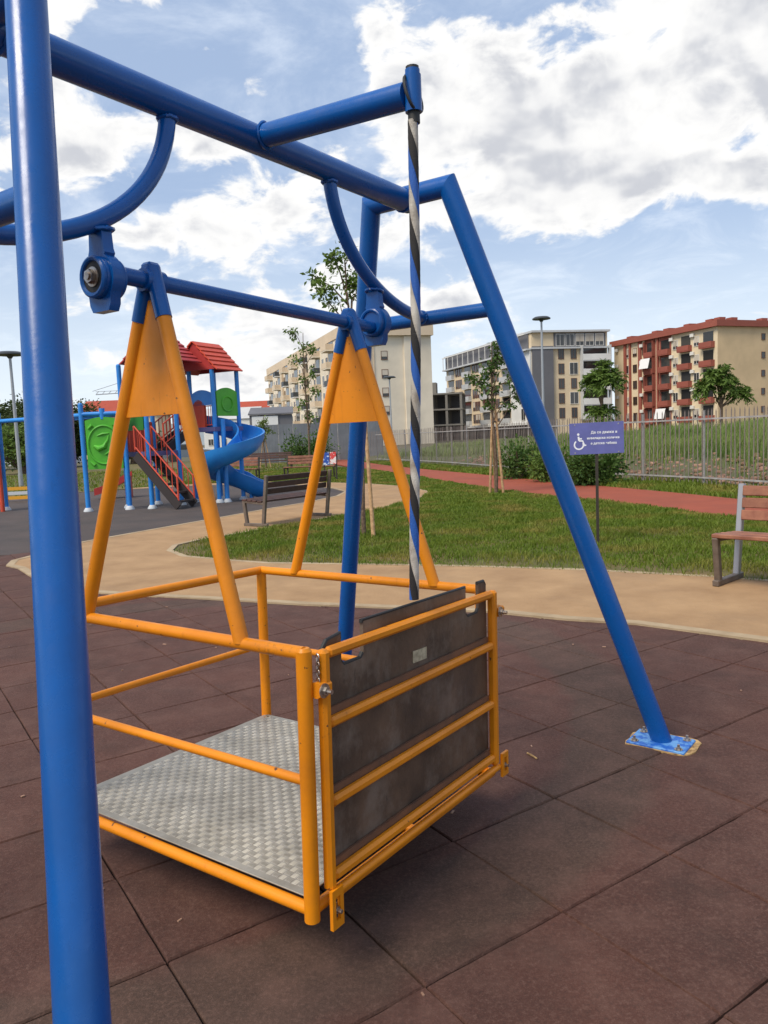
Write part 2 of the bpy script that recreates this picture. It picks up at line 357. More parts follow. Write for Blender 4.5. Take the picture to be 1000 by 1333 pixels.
def raw_mesh(name, V, F, mt):
    """big triangle / quad mesh from numpy arrays"""
    me = bpy.data.meshes.new(name); V = np.asarray(V, np.float32); F = np.asarray(F, np.int32); k = F.shape[1]
    me.vertices.add(len(V)); me.vertices.foreach_set('co', V.ravel())
    me.loops.add(F.size); me.loops.foreach_set('vertex_index', F.ravel())
    me.polygons.add(len(F)); me.polygons.foreach_set('loop_start', np.arange(0, F.size, k, dtype=np.int32))
    me.materials.append(mt); me.update(calc_edges=True); me.validate(); return me
def smooth_poly(pts, it=2):
    """Chaikin smoothing of a closed polygon"""
    for _ in range(it):
        q = []
        for i in range(len(pts)):
            a, b = pts[i], pts[(i + 1) % len(pts)]
            q += [(a[0] * .75 + b[0] * .25, a[1] * .75 + b[1] * .25), (a[0] * .25 + b[0] * .75, a[1] * .25 + b[1] * .75)]
        pts = q
    return pts
def inside(P, poly):
    """vectorised point in polygon"""
    P = np.asarray(P); x, y = P[:, 0], P[:, 1]; c = np.zeros(len(P), bool); n = len(poly)
    for i in range(n):
        x1, y1 = poly[i]; x2, y2 = poly[(i + 1) % n]
        if y1 == y2: continue
        k = ((y1 > y) != (y2 > y)) & (x < (x2 - x1) * (y - y1) / (y2 - y1) + x1); c ^= k
    return c
def sheet(name, poly, z0, z1, mt, kind='structure', **kw):
    return MB().prism(poly, z0, z1).build(name, mt, None, 0, kind=kind, **kw)

# ------------------------------------------------------------------ ground
MB().add([(-2500, -600, -.06), (2500, -600, -.06), (2500, 4000, -.06), (-2500, 4000, -.06)], [(0, 1, 2, 3)]).build('ground', M['earth'], None, 0, kind='structure')

near_edge = [(9, -1.6), (4.9, 1.6), (3.4, 3.55), (2.4, 4.76), (1.76, 5.31), (1.32, 5.53), (.8, 5.87), (-.68, 6.41), (-1.55, 6.8), (-2.34, 7.13), (-2.9, 7.40), (-3.7, 8.15), (-4.36, 9.1)]
tip = [(-4.62, 9.35), (-4.75, 9.75), (-4.65, 10.25)]
up_edge = [(-4.5, 11.41), (-3.75, 12.9), (-2.92, 14.53), (-2.4, 15.64), (-1.67, 16.9), (-1.09, 18.41), (-.95, 19.85), (-1.35, 21.3), (-2.1, 23.0), (-3.2, 24.6), (-4.6, 25.6), (-6.5, 25.9), (-8.4, 25.2)]
outer = [(-8.5, 25.75), (-6.5, 26.6), (-4.4, 26.4), (-2.7, 25.2), (-1.2, 23.6), (-.2, 22.3), (.75, 20.4), (1.1, 18.6), (.85, 17.0), (.0, 14.9), (-.83, 13.68), (-1.54, 12.74), (-2.33, 11.55), (-2.7, 11.1), (-2.92, 10.6), (-2.85, 10.05), (-2.51, 9.48),
         (-1.83, 8.98), (-1.34, 8.66), (-.4, 8.35), (.46, 8.05), (1.08, 7.8), (1.93, 7.42), (2.95, 6.81), (3.6, 6.3), (4.6, 5.3), (6.2, 3.5), (11, -1.6)]
path_poly = near_edge + tip + up_edge + outer
path_s = smooth_poly(path_poly, 1)
# near rubber floor: dark bedding sheet with half metre tiles laid on it
bed_poly = [(9, -2.5), (9, -1.55)] + near_edge[1:] + tip + [(-4.55, 10.4), (-9.5, 10.4), (-9.5, -2.5)]
bed = sheet('rubber_floor', bed_poly, -.05, -.024, M['rubber_base'])
ty = R(34.0157)
def lat(i, j):
    a, b = (i + 2.13123) * .5, (j + 2.96275) * .5
    return (a * math.cos(ty) - b * math.sin(ty), a * math.sin(ty) + b * math.cos(ty))
def ragged_tile(seed):
    g = random.Random(seed); H_ = .2477; top = []; mid = []
    for side in range(4):
        for k in range(7):
            t = -H_ + 2 * H_ * k / 7; j = g.uniform(-.0022, .0012); q = [(t, -H_ - j), (H_ + j, t), (-t, H_ + j), (-H_ - j, -t)][side]
            e = 1 - g.uniform(.010, .020); mid.append((q[0], q[1], -.006)); top.append((q[0] * e, q[1] * e, g.uniform(-.0006, .0004)))
    n = len(top); V = top + mid + [(x, y, -.03) for x, y, z in mid]
    return MB().add(V, [tuple(range(n))] + [(i + n, (i + 1) % n + n, (i + 1) % n, i) for i in range(n)] + [(i + 2 * n, (i + 1) % n + 2 * n, (i + 1) % n + n, i + n) for i in range(n)]).mesh('rubber_tile', M['rubber'], 0)
tile_mes = [ragged_tile(k) for k in range(4)]
cells = []
inner = path_poly
for i in range(-18, 24):
    for j in range(-14, 26):
        off = 0.
        c = lat(i + .5, j + .5)
        cells.append((i, j, c))
cc = np.array([q[2] for q in cells]); ok = inside(cc, bed_poly)
near_ok = []
for (i, j, c), k in zip(cells, ok):
    d = math.hypot(c[0], c[1]); corners = [lat(i + a, j + b) for a in (0, 1) for b in (0, 1)]
    if not (k or inside(np.array(corners), bed_poly).any()): continue
    if inside(np.array(corners), bed_poly).all() is np.False_ and inside(np.array([c]), path_poly)[0] and inside(np.array(corners), path_poly).all(): continue
    az = math.degrees(math.atan2(c[0], c[1])); near_ok.append((abs(az) > 36, d, c))
near_ok = [q for q in near_ok if q[1] < 11.5 and q[2][1] > -1.2]
near_ok.sort(key=lambda q: (q[0], q[1]))
for k, (_, d, c) in enumerate(near_ok[:300]):
    o = link('rubber_tile', tile_mes[k % 4], bed, (c[0], c[1], random.uniform(-.0022, .0012)),
             (random.gauss(0, .0022), random.gauss(0, .0022), ty + random.gauss(0, .002)))
    o.scale = (random.uniform(.996, 1.004),) * 2 + (1,)
if len(near_ok) > 300:
    mb = MB()
    for _, d, c in near_ok[300:]: mb.box((c[0], c[1], -.014), (.493, .493, .028), Matrix.Rotation(ty, 3, 'Z'))
    mb.build('rubber_tiles', M['rubber'], bed, 0, kind='stuff')
# rubber round the play tower
play_poly = [(-4.3, 9.8), (-4.3, 11.3)] + up_edge + [(-11.8, 23.9), (-18, 21), (-20, 10.38), (-9.4, 10.38), (-4.9, 10.38)]
sheet('playground_surface', play_poly, -.05, -.002, M['rubber_far'])
sheet('playground_surface', [(-20, 10.4), (-20, -2), (-9.48, -2), (-9.48, 10.4)], -.05, -.002, M['rubber_far'])
# sand path with a pale concrete edging
sheet('path', path_poly, -.04, .010, M['path'])
def edging(pts, w, name='path_edging', z=.014):
    V = []; F = []
    for i, q in enumerate(pts):
        a = Vector(pts[max(i - 1, 0)]); b = Vector(pts[min(i + 1, len(pts) - 1)]); t = (b - a).normalized(); n = Vector((-t.y, t.x)) * w / 2
        for sg, zz in ((1, -.03), (1, z), (-1, z), (-1, -.03)): V.append((q[0] + n.x * sg, q[1] + n.y * sg, zz))
    for i in range(len(pts) - 1):
        for k in range(3): F.append((i * 4 + k, i * 4 + k + 1, i * 4 + k + 5, i * 4 + k + 4))
    return MB().add(V, F).build(name, M['edge'], None, 0, kind='structure')
def cr(pts, n=4):
    """Catmull-Rom through points"""
    out = []
    for i in range(len(pts) - 1):
        p0, p1, p2, p3 = (np.array(pts[max(0, min(len(pts) - 1, i + k))]) for k in (-1, 0, 1, 2))
        for s in range(n):
            t = s / n
            out.append(tuple(.5 * (2 * p1 + (p2 - p0) * t + (2 * p0 - 5 * p1 + 4 * p2 - p3) * t * t + (3 * p1 - p0 - 3 * p2 + p3) * t ** 3)))
    return out + [tuple(pts[-1])]
edging(near_edge + tip + up_edge, .09)
edging(outer, .08)

# lawn between path and track, track, verge
track_near = [(-6.4, 62), (-2.4, 41), (-.58, 32.9), (.61, 27.8), (1.49, 24.1), (2.76, 18.2), (3.52, 15.9), (4.08, 14.5), (4.73, 12.4), (5.31, 10.6), (6.4, 7.6), (7.6, 4.2), (9.2, -1.6)]
track_far = [(10.9, -1.6), (9.2, 4.4), (7.9, 8.4), (6.52, 13.1), (6.05, 15.0), (5.4, 17.3), (4.35, 21.0), (3.13, 25.67), (1.44, 31.74), (-.3, 39.0), (-4.4, 62)]
sheet('running_track', cr(track_near) + cr(track_far), -.04, .004, M['track'])
fence_line = [(10.6, 3.4), (9.55, 7.6), (8.55, 11.6), (7.66, 15.23), (7.2, 17.0), (5.5, 21.5), (3.95, 27.8), (2.19, 35.05), (-.74, 43.0)]
lawn_poly = outer[8:] + [(9.1, -1.6)] + track_near[::-1][:-2] + [(-3.5, 40), (-7, 30)] + outer[:8]
sheet('lawn', lawn_poly, -.05, -.004, M['soil'])
far_lawn = [(-8.5, 25.9), (-6.5, 26.75), (-4.4, 26.55), (-3.2, 26.0), (-7, 30.1), (-3.6, 40), (-6.6, 62), (-60, 62), (-60, 24), (-11.8, 24)]
sheet('lawn', far_lawn, -.05, -.012, M['soil'])
verge_poly = track_far[:-1] + [(-1.2, 44.0), (-.74, 43.2)] + [(x + .5, y + .1) for x, y in fence_line[::-1]] + [(11.5, -1.6)]
sheet('verge', verge_poly, -.05, -.008, M['soil'])

def blades(name, polys, count, h, w, mt, zfun=lambda P: np.zeros(len(P)), lean=.5, cone=True, seed=1, ymax=45, kind='stuff', weight=None):
    """count single grass blades (tapered triangles pairs) scattered in polygons"""
    g = np.random.default_rng(seed); Vs = []; Fs = []; base = 0
    for poly, n in zip(polys, count):
        xs = [q[0] for q in poly]; ys = [q[1] for q in poly]; P = []
        tot = 0
        while tot < n:
            c = np.c_[g.uniform(min(xs), max(xs), n * 2), g.uniform(max(min(ys), -1.5), min(max(ys), ymax), n * 2)]
            c = c[inside(c, poly)]
            if cone: c = c[np.abs(np.arctan2(c[:, 0], c[:, 1] + 1.5)) < .62]
            if weight is not None: c = c[g.uniform(0, 1, len(c)) < weight(c)]
            P.append(c); tot += len(c)
            if len(P) > 60: break
        P = np.concatenate(P)[:n]; n = len(P)
        d = np.hypot(P[:, 0], P[:, 1]); sc = np.clip(d / 11, .8, 2.4)
        clump = .6 + .8 * (np.sin(P[:, 0] * 3.1 + np.sin(P[:, 1] * 2.3) * 2) * np.sin(P[:, 1] * 2.7 + 1) * .5 + .5)
        hh = h * g.uniform(.45, 1.2, n) * clump; ww = w * g.uniform(.6, 1.3, n) * sc
        a = g.uniform(0, 2 * np.pi, n); b = g.uniform(0, 2 * np.pi, n); L = hh * g.uniform(.1, 1, n) * lean * 2
        z = zfun(P)
        B = np.c_[P, z]; dx = np.c_[np.cos(a), np.sin(a), np.zeros(n)] * ww[:, None] / 2
        lx = np.c_[np.cos(b) * L, np.sin(b) * L, hh]
        mid = B + lx * np.array([.35, .35, .6]); tipp = B + lx
        V = np.stack([B - dx, B + dx, mid - dx * .8, mid + dx * .8, tipp], 1).reshape(-1, 3)
        i = np.arange(n)[:, None] * 5 + base
        F = np.concatenate([i + np.array([[0, 1, 3]]), i + np.array([[0, 3, 2]]), i + np.array([[2, 3, 4]])]); Vs.append(V); Fs.append(F); base += n * 5
    return link(name, raw_mesh(name, np.concatenate(Vs), np.concatenate(Fs), mt), kind=kind)
def dens(c):
    d = np.clip(1.5 / (np.hypot(c[:, 0], c[:, 1]) / 9) ** 1.2, .05, 1); O2 = np.array(outer[12:]); e = np.full(len(c), 9.)
    for a, b in zip(O2, O2[1:]):
        t = np.clip(((c - a) @ (b - a)) / ((b - a) @ (b - a)), 0, 1)[:, None]; e = np.minimum(e, np.linalg.norm(c - a - t * (b - a), axis=1))
    return d * np.clip(.18 + e / .9 + .25 * np.sin(c[:, 0] * 2.2 + np.sin(c[:, 1] * 1.7) * 2), .06, 1)
blades('grass', [lawn_poly], [190000], .055, .011, M['grass'], lambda P: np.full(len(P), -.004), seed=3, weight=dens)
blades('grass', [far_lawn, verge_poly], [16000, 34000], .10, .014, M['grass'], lambda P: np.full(len(P), -.01), seed=4)

def spill():
    L = outer[19:]; P = []
    for a, b in zip(L, L[1:]):
        d = Vector(b) - Vector(a); n_ = Vector((-d.y, d.x)).normalized() * .045
        P.append([tuple(Vector(a) + n_), tuple(Vector(b) + n_), tuple(Vector(b) - n_ * 1.1), tuple(Vector(a) - n_ * 1.1)])
    blades('grass', P, [max(20, int((Vector(q[0]) - Vector(q[1])).length * 170)) for q in P], .045, .008, M['grass'], lambda Q: np.full(len(Q), 0.0), seed=8, lean=.9)
spill()

# grassy bank beyond the fence
FL = np.array(cr(fence_line, 4)); ext = [(-4.5, 53.0), (-12, 75)]
BL = np.array([(12.3, -3.5)] + [tuple(q) for q in FL] + ext)
tang = np.gradient(BL, axis=0); tang /= np.linalg.norm(tang, axis=1)[:, None]; nor = np.c_[tang[:, 1], -tang[:, 0]]
prof = [(.22, -.06), (.5, .06), (1.1, .24), (2.1, .50), (3.4, .72), (5.2, .90), (8, .98), (14, 1.0), (30, .95), (60, .6), (75, -.1)]
def fade(y): return np.clip((58 - y) / 30, 0.05, 1)
V = []; F = []; K = len(prof)
for i in range(len(BL)):
    for d, h in prof:
        q = BL[i] + nor[i] * d; V.append((q[0], q[1], h * (fade(BL[i][1]) if h > 0 else 1) + (rng.normal(0, .03) if .3 < d < 20 else 0)))
for i in range(len(BL) - 1):
    for k in range(K - 1): F.append((i * K + k, i * K + k + 1, (i + 1) * K + k + 1, (i + 1) * K + k))
MB().add(V, F).build('grass_bank', M['bank'], None, 80, kind='structure')
def bank_pts(n, d0, d1, g, p=1.0):
    t = g.uniform(0, len(BL) - 3.01, n); i = t.astype(int); f = (t - i)[:, None]
    d = d0 + (d1 - d0) * g.uniform(0, 1, n) ** p
    Q = BL[i] * (1 - f) + BL[i + 1] * f + (nor[i] * (1 - f) + nor[i + 1] * f) * d[:, None]
    z = np.interp(d, [q[0] for q in prof], [q[1] for q in prof]) * fade(Q[:, 1])
    return Q, z, d
def tall_grass():
    g = np.random.default_rng(9); n = 170000
    Q, z, d = bank_pts(n, .5, 16, g, 1.3); Z = dict()
    keep = (g.uniform(0, 1, n) < np.clip((d - 1.3) / 1.3, .035, 1)) & (np.abs(np.arctan2(Q[:, 0], Q[:, 1] + 2)) < .75)
    Q, z, d = Q[keep], z[keep], d[keep]; n = len(Q)
    cl = np.sin(Q[:, 0] * 1.7 + np.sin(Q[:, 1] * .9) * 2) * .5 + .5
    h = g.uniform(.22, .5, n) * (.6 + .7 * cl); w = g.uniform(.012, .028, n) * np.clip(Q[:, 1] / 20, .8, 2.2)
    a = g.uniform(0, 6.28, n); b = g.normal(.6, 1.0, n); L = h * g.uniform(.05, .55, n)
    B = np.c_[Q, z - .04]; dx = np.c_[np.cos(a), np.sin(a), np.zeros(n)] * w[:, None] / 2; lx = np.c_[np.cos(b) * L, np.sin(b) * L, h]
    mid = B + lx * np.array([.3, .3, .6]); V = np.stack([B - dx, B + dx, mid - dx * .8, mid + dx * .8, B + lx], 1).reshape(-1, 3)
    i = np.arange(n)[:, None] * 5; F = np.concatenate([i + np.array([[0, 1, 3]]), i + np.array([[0, 3, 2]]), i + np.array([[2, 3, 4]])])
    link('tall_grass', raw_mesh('tall_grass', V, F, M['tall_grass']), kind='stuff')
    # rubble stones at the foot of the bank
    Q, z, d = bank_pts(1800, .35, 2.6, g, 1.2); mb = MB()
    for q, zz in zip(Q, z):
        if abs(math.atan2(q[0], q[1])) > .7 or q[1] > 34: continue
        s = random.uniform(.04, .13); rot = Matrix.Rotation(random.uniform(0, 3), 3, 'Z') @ Matrix.Rotation(random.uniform(-.6, .6), 3, 'X')
        mb.box((q[0], q[1], zz + s * .2), (s * 1.3, s, s * .7), rot, s * .2)
    mb.build('rubble', M['stone'], None, 0, kind='stuff')
tall_grass()

# distant hills
def hills():
    V = []; F = []; n = 140
    for i in range(n):
        a = R(-75 + 150 * i / (n - 1)); top = 26 + 9 * math.sin(a * 5 + 1.2) + 5 * math.sin(a * 13) + 2.2 * math.sin(a * 31) + 14 * max(0, -math.sin(a * 1.3))
        for rr_, h in ((760, -.5), (900, top * .5), (1050, top), (1300, top * .8), (1500, -1)):
            V.append((rr_ * math.sin(a), rr_ * math.cos(a), h))
    for i in range(n - 1):
        for k in range(4): F.append((i * 5 + k, i * 5 + k + 1, i * 5 + k + 6, i * 5 + k + 5))
    MB().add(V, F).build('hills', M['hill'], None, 80, kind='structure')
hills()
# ------------------------------------------------------------------ the swing frame
TH = R(54.98); SW = (math.cos(TH) * 1.936 - math.sin(TH) * 1.798, math.sin(TH) * 1.936 + math.cos(TH) * 1.798)
def cyl(mb, a, b, r, na=None, nb=None, n=28):
    """cylinder whose ends are cut by planes with the normals na / nb (mitred joints)"""
    a, b = Vector(a), Vector(b); t = (b - a).normalized(); x = t.orthogonal().normalized(); y = t.cross(x); vs = []
    for p, nn in ((a, na), (b, nb)):
        nn = Vector(nn) if nn is not None else t
        for j in range(n):
            d = (x * math.cos(2 * PI * j / n) + y * math.sin(2 * PI * j / n)) * r
            vs.append(p + d + t * (-(d.dot(nn)) / t.dot(nn)))
    return mb.add(vs, [(j, (j + 1) % n, n + (j + 1) % n, n + j) for j in range(n)] + [tuple(range(n))[::-1], tuple(range(n, 2 * n))])
def hexbolt(r=.011, h=.012):
    mb = MB(); mb.tube([(0, 0, 0), (0, 0, .003)], r * 1.7, 14); mb.tube([(0, 0, .003), (0, 0, h)], r, 6); mb.tube([(0, 0, h), (0, 0, h + .014)], r * .55, 8)
    return mb.mesh('bolt', M['bolt'], 30)
bolt_me = hexbolt()
fr = thing('swing_frame', 'large blue tubular steel swing frame with two splayed end frames and a ridge beam', 'swing frame', (SW[0], SW[1], 0), TH)
HT, YT, YF, XT, XF, RL = 2.397, .193, .889, .908, 1.416, .0425
for sx in (-1, 1):
    tops = [Vector((sx * XT, s * YT, HT)) for s in (-1, 1)]
    feet = [Vector((sx * XF, s * YF, .012)) for s in (-1, 1)]
    bardir = (tops[1] - tops[0]).normalized()
    for s in (0, 1):
        sg = (-1, 1)[s]; ld = (tops[s] - feet[s]).normalized(); mn = (ld - bardir * sg * -1).normalized() if False else (ld + bardir * (-sg)).normalized()
        mb = MB(); cyl(mb, feet[s], tops[s], RL, (0, 0, 1), mn); mb.build('leg', M['blue'], fr)
        f = feet[s]; rot = Matrix.Rotation(random.uniform(-.06, .06) - R(2), 3, 'Z')
        pl = MB().box((f.x - sx * .01, f.y, .006), (.17, .25, .012), rot, .003).build('base_plate', M['blue_worn'], fr)
        for bx in (-.06, .06):
            for by in (-.095, .095):
                q = rot @ Vector((bx, by, 0)); link('bolt', bolt_me, pl, (f.x - sx * .01 + q.x, f.y + q.y, .012)).scale = (.95, .95, .85)
        # ragged cut in the rubber round the plate, foam showing
        mb = MB(); n = 28; ring = []
        for k in range(n):
            a = 2 * PI * k / n; ca, sa = math.cos(a), math.sin(a); q = min(.095 / max(abs(ca), 1e-3), .135 / max(abs(sa), 1e-3)) * random.uniform(.95, 1.12)
            w = rot @ Vector((ca * q, sa * q, 0)); ring.append((f.x - sx * .01 + w.x + .010, f.y + w.y - .008))
        mb.prism(ring, -.01, .0035); mb.build('torn_foam', M['tan'], fr, 0)
    mA = [((tops[s] - feet[s]).normalized() + bardir * (-(-1, 1)[s])).normalized() for s in (0, 1)]
    mb = MB(); cyl(mb, tops[0], tops[1], RL, mA[0], mA[1]); mb.build('top_bar', M['blue'], fr)
    zc = 1.90; k = 1 - zc / HT; xc = sx * (XT + (XF - XT) * k); yc = YT + (YF - YT) * k
    mb = MB(); cyl(mb, (xc, -yc, zc), (xc, yc, zc), .031); mb.build('cross_bar', M['blue'], fr)
    # quarter hoop brace from the beam to the cross bar
    pts = [(sx * (1.014 - .644 * math.cos(a)), 0, 2.37 - .47 * math.sin(a)) for a in np.linspace(.02, PI / 2, 26)]
    MB().tube(pts, .0248, 20).build('brace', M['blue'], fr)
    # bearing housing that hangs from the brace
    bxx = sx * .627; zb = 1.843
    arc_ = lambda a0, a1, r_, n_: [(r_ * math.cos(q_), r_ * math.sin(q_)) for q_ in np.linspace(a0, a1, n_)]
    out = [(-.027, .125), (.027, .125), (.031, .075), (.036, .062)] + arc_(1.05, -.75, .064, 14) + [(.044, -.070), (.034, -.088), (-.034, -.088), (-.044, -.070)] + arc_(PI + .75, PI - 1.05, .064, 14) + [(-.036, .062), (-.031, .075)]
    mb = MB(); mb.extr(out, (bxx - .016, 0, zb), (0, 1, 0), (0, 0, 1), (1, 0, 0), .032)
    for e in (-1, 1): mb.tube([(bxx + e * .015, 0, zb), (bxx + e * .026, 0, zb), (bxx + e * .030, 0, zb)], [.056, .055, .051], 28)
    hs = mb.build('bearing', M['blue'], fr)
    mb = MB()
    for e in (-1, 1): mb.tube([(bxx + e * .031, .048 * math.cos(a), zb + .048 * math.sin(a)) for a in np.linspace(0, 2 * PI, 29)[:-1]], .0075, 8, closed=True)
    mb.build('bearing_ring', M['blue'], hs)
    e = -1 if sx < 0 else 1
    mb = MB(); mb.tube([(bxx + e * .0302, 0, zb), (bxx + e * .0312, 0, zb)], .043, 24); mb.build('bearing_recess', M['black_rubber'], hs, 0)
    mb = MB(); mb.tube([(bxx + e * .031, 0, zb), (bxx + e * .035, 0, zb)], .026, 20); mb.tube([(bxx + e * .035, 0, zb), (bxx + e * .048, 0, zb)], .0185, 6); mb.tube([(bxx + e * .048, 0, zb), (bxx + e * .052, 0, zb)], .010, 10)
    mb.build('bolt', M['bolt'], hs, 30)
# weld beads where tubes meet
def weld(c, ax, r, w=.006, parent=fr):
    c, ax = Vector(c), Vector(ax).normalized(); x = ax.orthogonal().normalized(); y = ax.cross(x); n = 40
    mb = MB(); mb.tube([c + (x * math.cos(a) + y * math.sin(a)) * (r + random.uniform(-.0008, .0008)) + ax * random.uniform(-.0012, .0012) for a in np.linspace(0, 2 * PI, n + 1)[:-1]], [w * random.uniform(.75, 1.2) for _ in range(n)], 6, closed=True); mb.build('weld_bead', M['blue'], parent)
for sx in (-1, 1):
    weld((sx * .372, 0, 2.326), (0, 0, 1), .0262); weld((sx * (XT - .042), 0, 2.372), (1, 0, 0), .0465); weld((sx * .977, 0, 1.901), (1, 0, 0), .0258); weld((sx * .627, 0, 1.968), (.12 * sx, 0, 1), .033)
weld((-.004, -.043, 2.374), (0, 1, .04), .0385)
mb = MB(); cyl(mb, (-XT, 0, 2.372), (XT, 0, 2.372), .0455); mb.build('beam', M['blue'], fr)
mb = MB(); cyl(mb, (-.004, 0, 2.376), (-.004, -.585, 2.348), .037); arm = mb.build('pull_arm', M['blue'], fr)
mb = MB(); mb.tube([(-.004, -.605, 2.298), (-.004, -.605, 2.398)], .024, 20); mb.tube([(-.004, -.605, 2.398), (-.004, -.605, 2.412)], .021, 16); mb.build('arm_sleeve', M['blue'], arm)
mb = MB()
for q in (-1, 1): mb.tube([(-.004 + .046 * math.sin(a) * q * .6 + q * .012, -.605 + .012 * math.cos(a), 2.347 + .046 * math.cos(a)) for a in np.linspace(0, 2 * PI, 25)[:-1]], .0045, 8, closed=True)
mb.build('cable_ring', M['black_rubber'], arm)
mb = MB(); mb.tube([(-.004, -.605, 2.412), (-.004, -.605, 2.420)], .019, 12); mb.build('arm_cap', M['black_rubber'], arm)
mb = MB(); mb.tube([(-.004, -.605, 2.268), (-.004, -.605, 2.298)], .017, 14); mb.build('rope_ferrule', M['black_rubber'], arm)

# twisted pull rope, three bands of webbing wound round one another
rp = thing('pull_rope', 'twisted blue, black and white pull rope hanging from the end of the blue arm', 'rope', (SW[0] + math.sin(TH) * .605 - math.cos(TH) * .004, SW[1] - math.cos(TH) * .605 - math.sin(TH) * .004, .896), TH)
for k, (mk, lb) in enumerate((('rope_blue', 'blue strand'), ('rope_black', 'black strand'), ('rope_white', 'white strand'))):
    n = 150; V = []; F = []
    for i in range(n):
        t = i / (n - 1); z = 1.38 * t; a = -2 * PI * (z / .25) + k * 2 * PI / 3 + .5 * math.sin(z * 6.2) + 2.2
        px, py = (.0066 * math.cos(a), .0066 * math.sin(a)); wob = (.004 * math.sin(z * 3.1), .003 * math.sin(z * 4.3 + 1))
        for j in range(10):
            b = 2 * PI * j / 10; ex, ey = .0082 * math.cos(b), .0118 * math.sin(b)     # flattened strand, long side round the core
            sl = (1 - t) * .058; V.append((px + ex * math.cos(a) - ey * math.sin(a) + wob[0] - sl * .05, py + ex * math.sin(a) + ey * math.cos(a) + wob[1] + sl, z))
    for i in range(n - 1):
        for j in range(10): F.append((i * 10 + j, i * 10 + (j + 1) % 10, (i + 1) * 10 + (j + 1) % 10, (i + 1) * 10 + j))
    F += [tuple(range(10))[::-1], tuple(range((n - 1) * 10, n * 10))]
    MB().add(V, F).build('strand', M[mk], rp, 60, label=lb)

# ------------------------------------------------------------------ the wheelchair cradle
PH = .0295
cr_ = thing('wheelchair_platform', 'orange railed wheelchair swing platform with tread plate floor and brown ramp gate', 'swing platform', (0, 0, 0), 0)
Rm = Matrix.Rotation(TH, 3, 'Z') @ Matrix.Rotation(PH, 3, 'Y')
piv = Vector((SW[0], SW[1], 1.843)); cr_.location = piv + Rm @ Vector((0, 0, -1.843 + .17)); cr_.rotation_euler = (0, PH, TH)
Z0 = .17
X0, X1, Y0, Y1, ZT, ZM, ZB = -.491, .509, -.542, .566, .846 - Z0, .515 - Z0, .176 - Z0
O, B_ = M['orange'], M['blue']
def T(name, a, b, r, mt=O, parent=cr_, n=18, **kw):
    mb = MB(); mb.tube([a, b], r, n); return mb.build(name, mt, parent, **kw)
mb = MB(); cyl(mb, (-.60, 0, 1.843 - Z0), (.60, 0, 1.843 - Z0), .0235); mb.build('axle', B_, cr_)
PX = ((X0, Y0, .0205), (X0, Y1, .020), (X1, Y1, .021), (X1, Y0 + .03, .019))
for x, y, r in PX:
    mb = MB(); mb.tube([(x, y, ZB - .028), (x, y, ZT + .006), (x, y, ZT + .014)], [r, r, r * .72], 20); mb.build('post', O, cr_)
for z, r, nm in ((ZT, .0172, 'top_rail'), (ZM, .0132, 'mid_rail')):
    T(nm, (X0, Y0, z), (X0, Y1, z), r); T(nm, (X1, Y0 + .03, z), (X1, Y1, z), r); T(nm, (X0, Y1, z), (X1, Y1, z), r)
for a, b in (((X0, Y0, ZB), (X0, Y1, ZB)), ((X1, Y0, ZB), (X1, Y1, ZB)), ((X0, Y1, ZB), (X1, Y1, ZB)), ((X0, Y0, ZB), (X1 + .01, Y0, ZB)), ((0, Y0, ZB), (0, Y1, ZB))): T('floor_rail', a, b, .0165)
pl = MB().box((.009, (Y0 + Y1) / 2 + .012, ZB + .024), (X1 - X0 - .012, Y1 - Y0 - .03, .004), None, .001).build('floor_plate', M['tread'], cr_, 0)
mb = MB(); p = .0235; zt = ZB + .0262
for i in range(42):
    for j in range(46):
        cx, cy = X0 + .028 + (i + .5) * p * .985, Y0 + .032 + (j + .5) * p * .985
        if cx > X1 - .03 or cy > Y1 - .03: continue
        for k in range(4):
            o = (k - 1.5) * .0052; L, W_ = (.0096, .00105)
            hx, hy = (L, W_) if (i + j) % 2 else (W_, L); ox, oy = (0, o) if (i + j) % 2 else (o, 0)
            x0, x1, y0, y1 = cx + ox - hx, cx + ox + hx, cy + oy - hy, cy + oy + hy
            tp = .55; xm, ym = (x0 + x1) / 2, (y0 + y1) / 2; e = .0015
            mb.add([(x0, y0, zt - .0005), (x1, y0, zt - .0005), (x1, y1, zt - .0005), (x0, y1, zt - .0005),
                    (xm + (x0 - xm) * tp, ym + (y0 - ym) * tp, zt + e), (xm + (x1 - xm) * tp, ym + (y0 - ym) * tp, zt + e), (xm + (x1 - xm) * tp, ym + (y1 - ym) * tp, zt + e), (xm + (x0 - xm) * tp, ym + (y1 - ym) * tp, zt + e)],
                   [(4, 5, 6, 7), (0, 1, 5, 4), (1, 2, 6, 5), (2, 3, 7, 6), (3, 0, 4, 7)])
mb.build('tread_bars', M['tread_bar'], pl, 0, kind='stuff')
for x, y in ((X0 + .035, Y0 + .04), (X0 + .035, Y1 - .035), (X1 - .035, Y1 - .035), (X1 - .035, Y0 + .04)): link('rivet', bolt_me, pl, (x, y, ZB + .026)).scale = (.6, .6, .4)
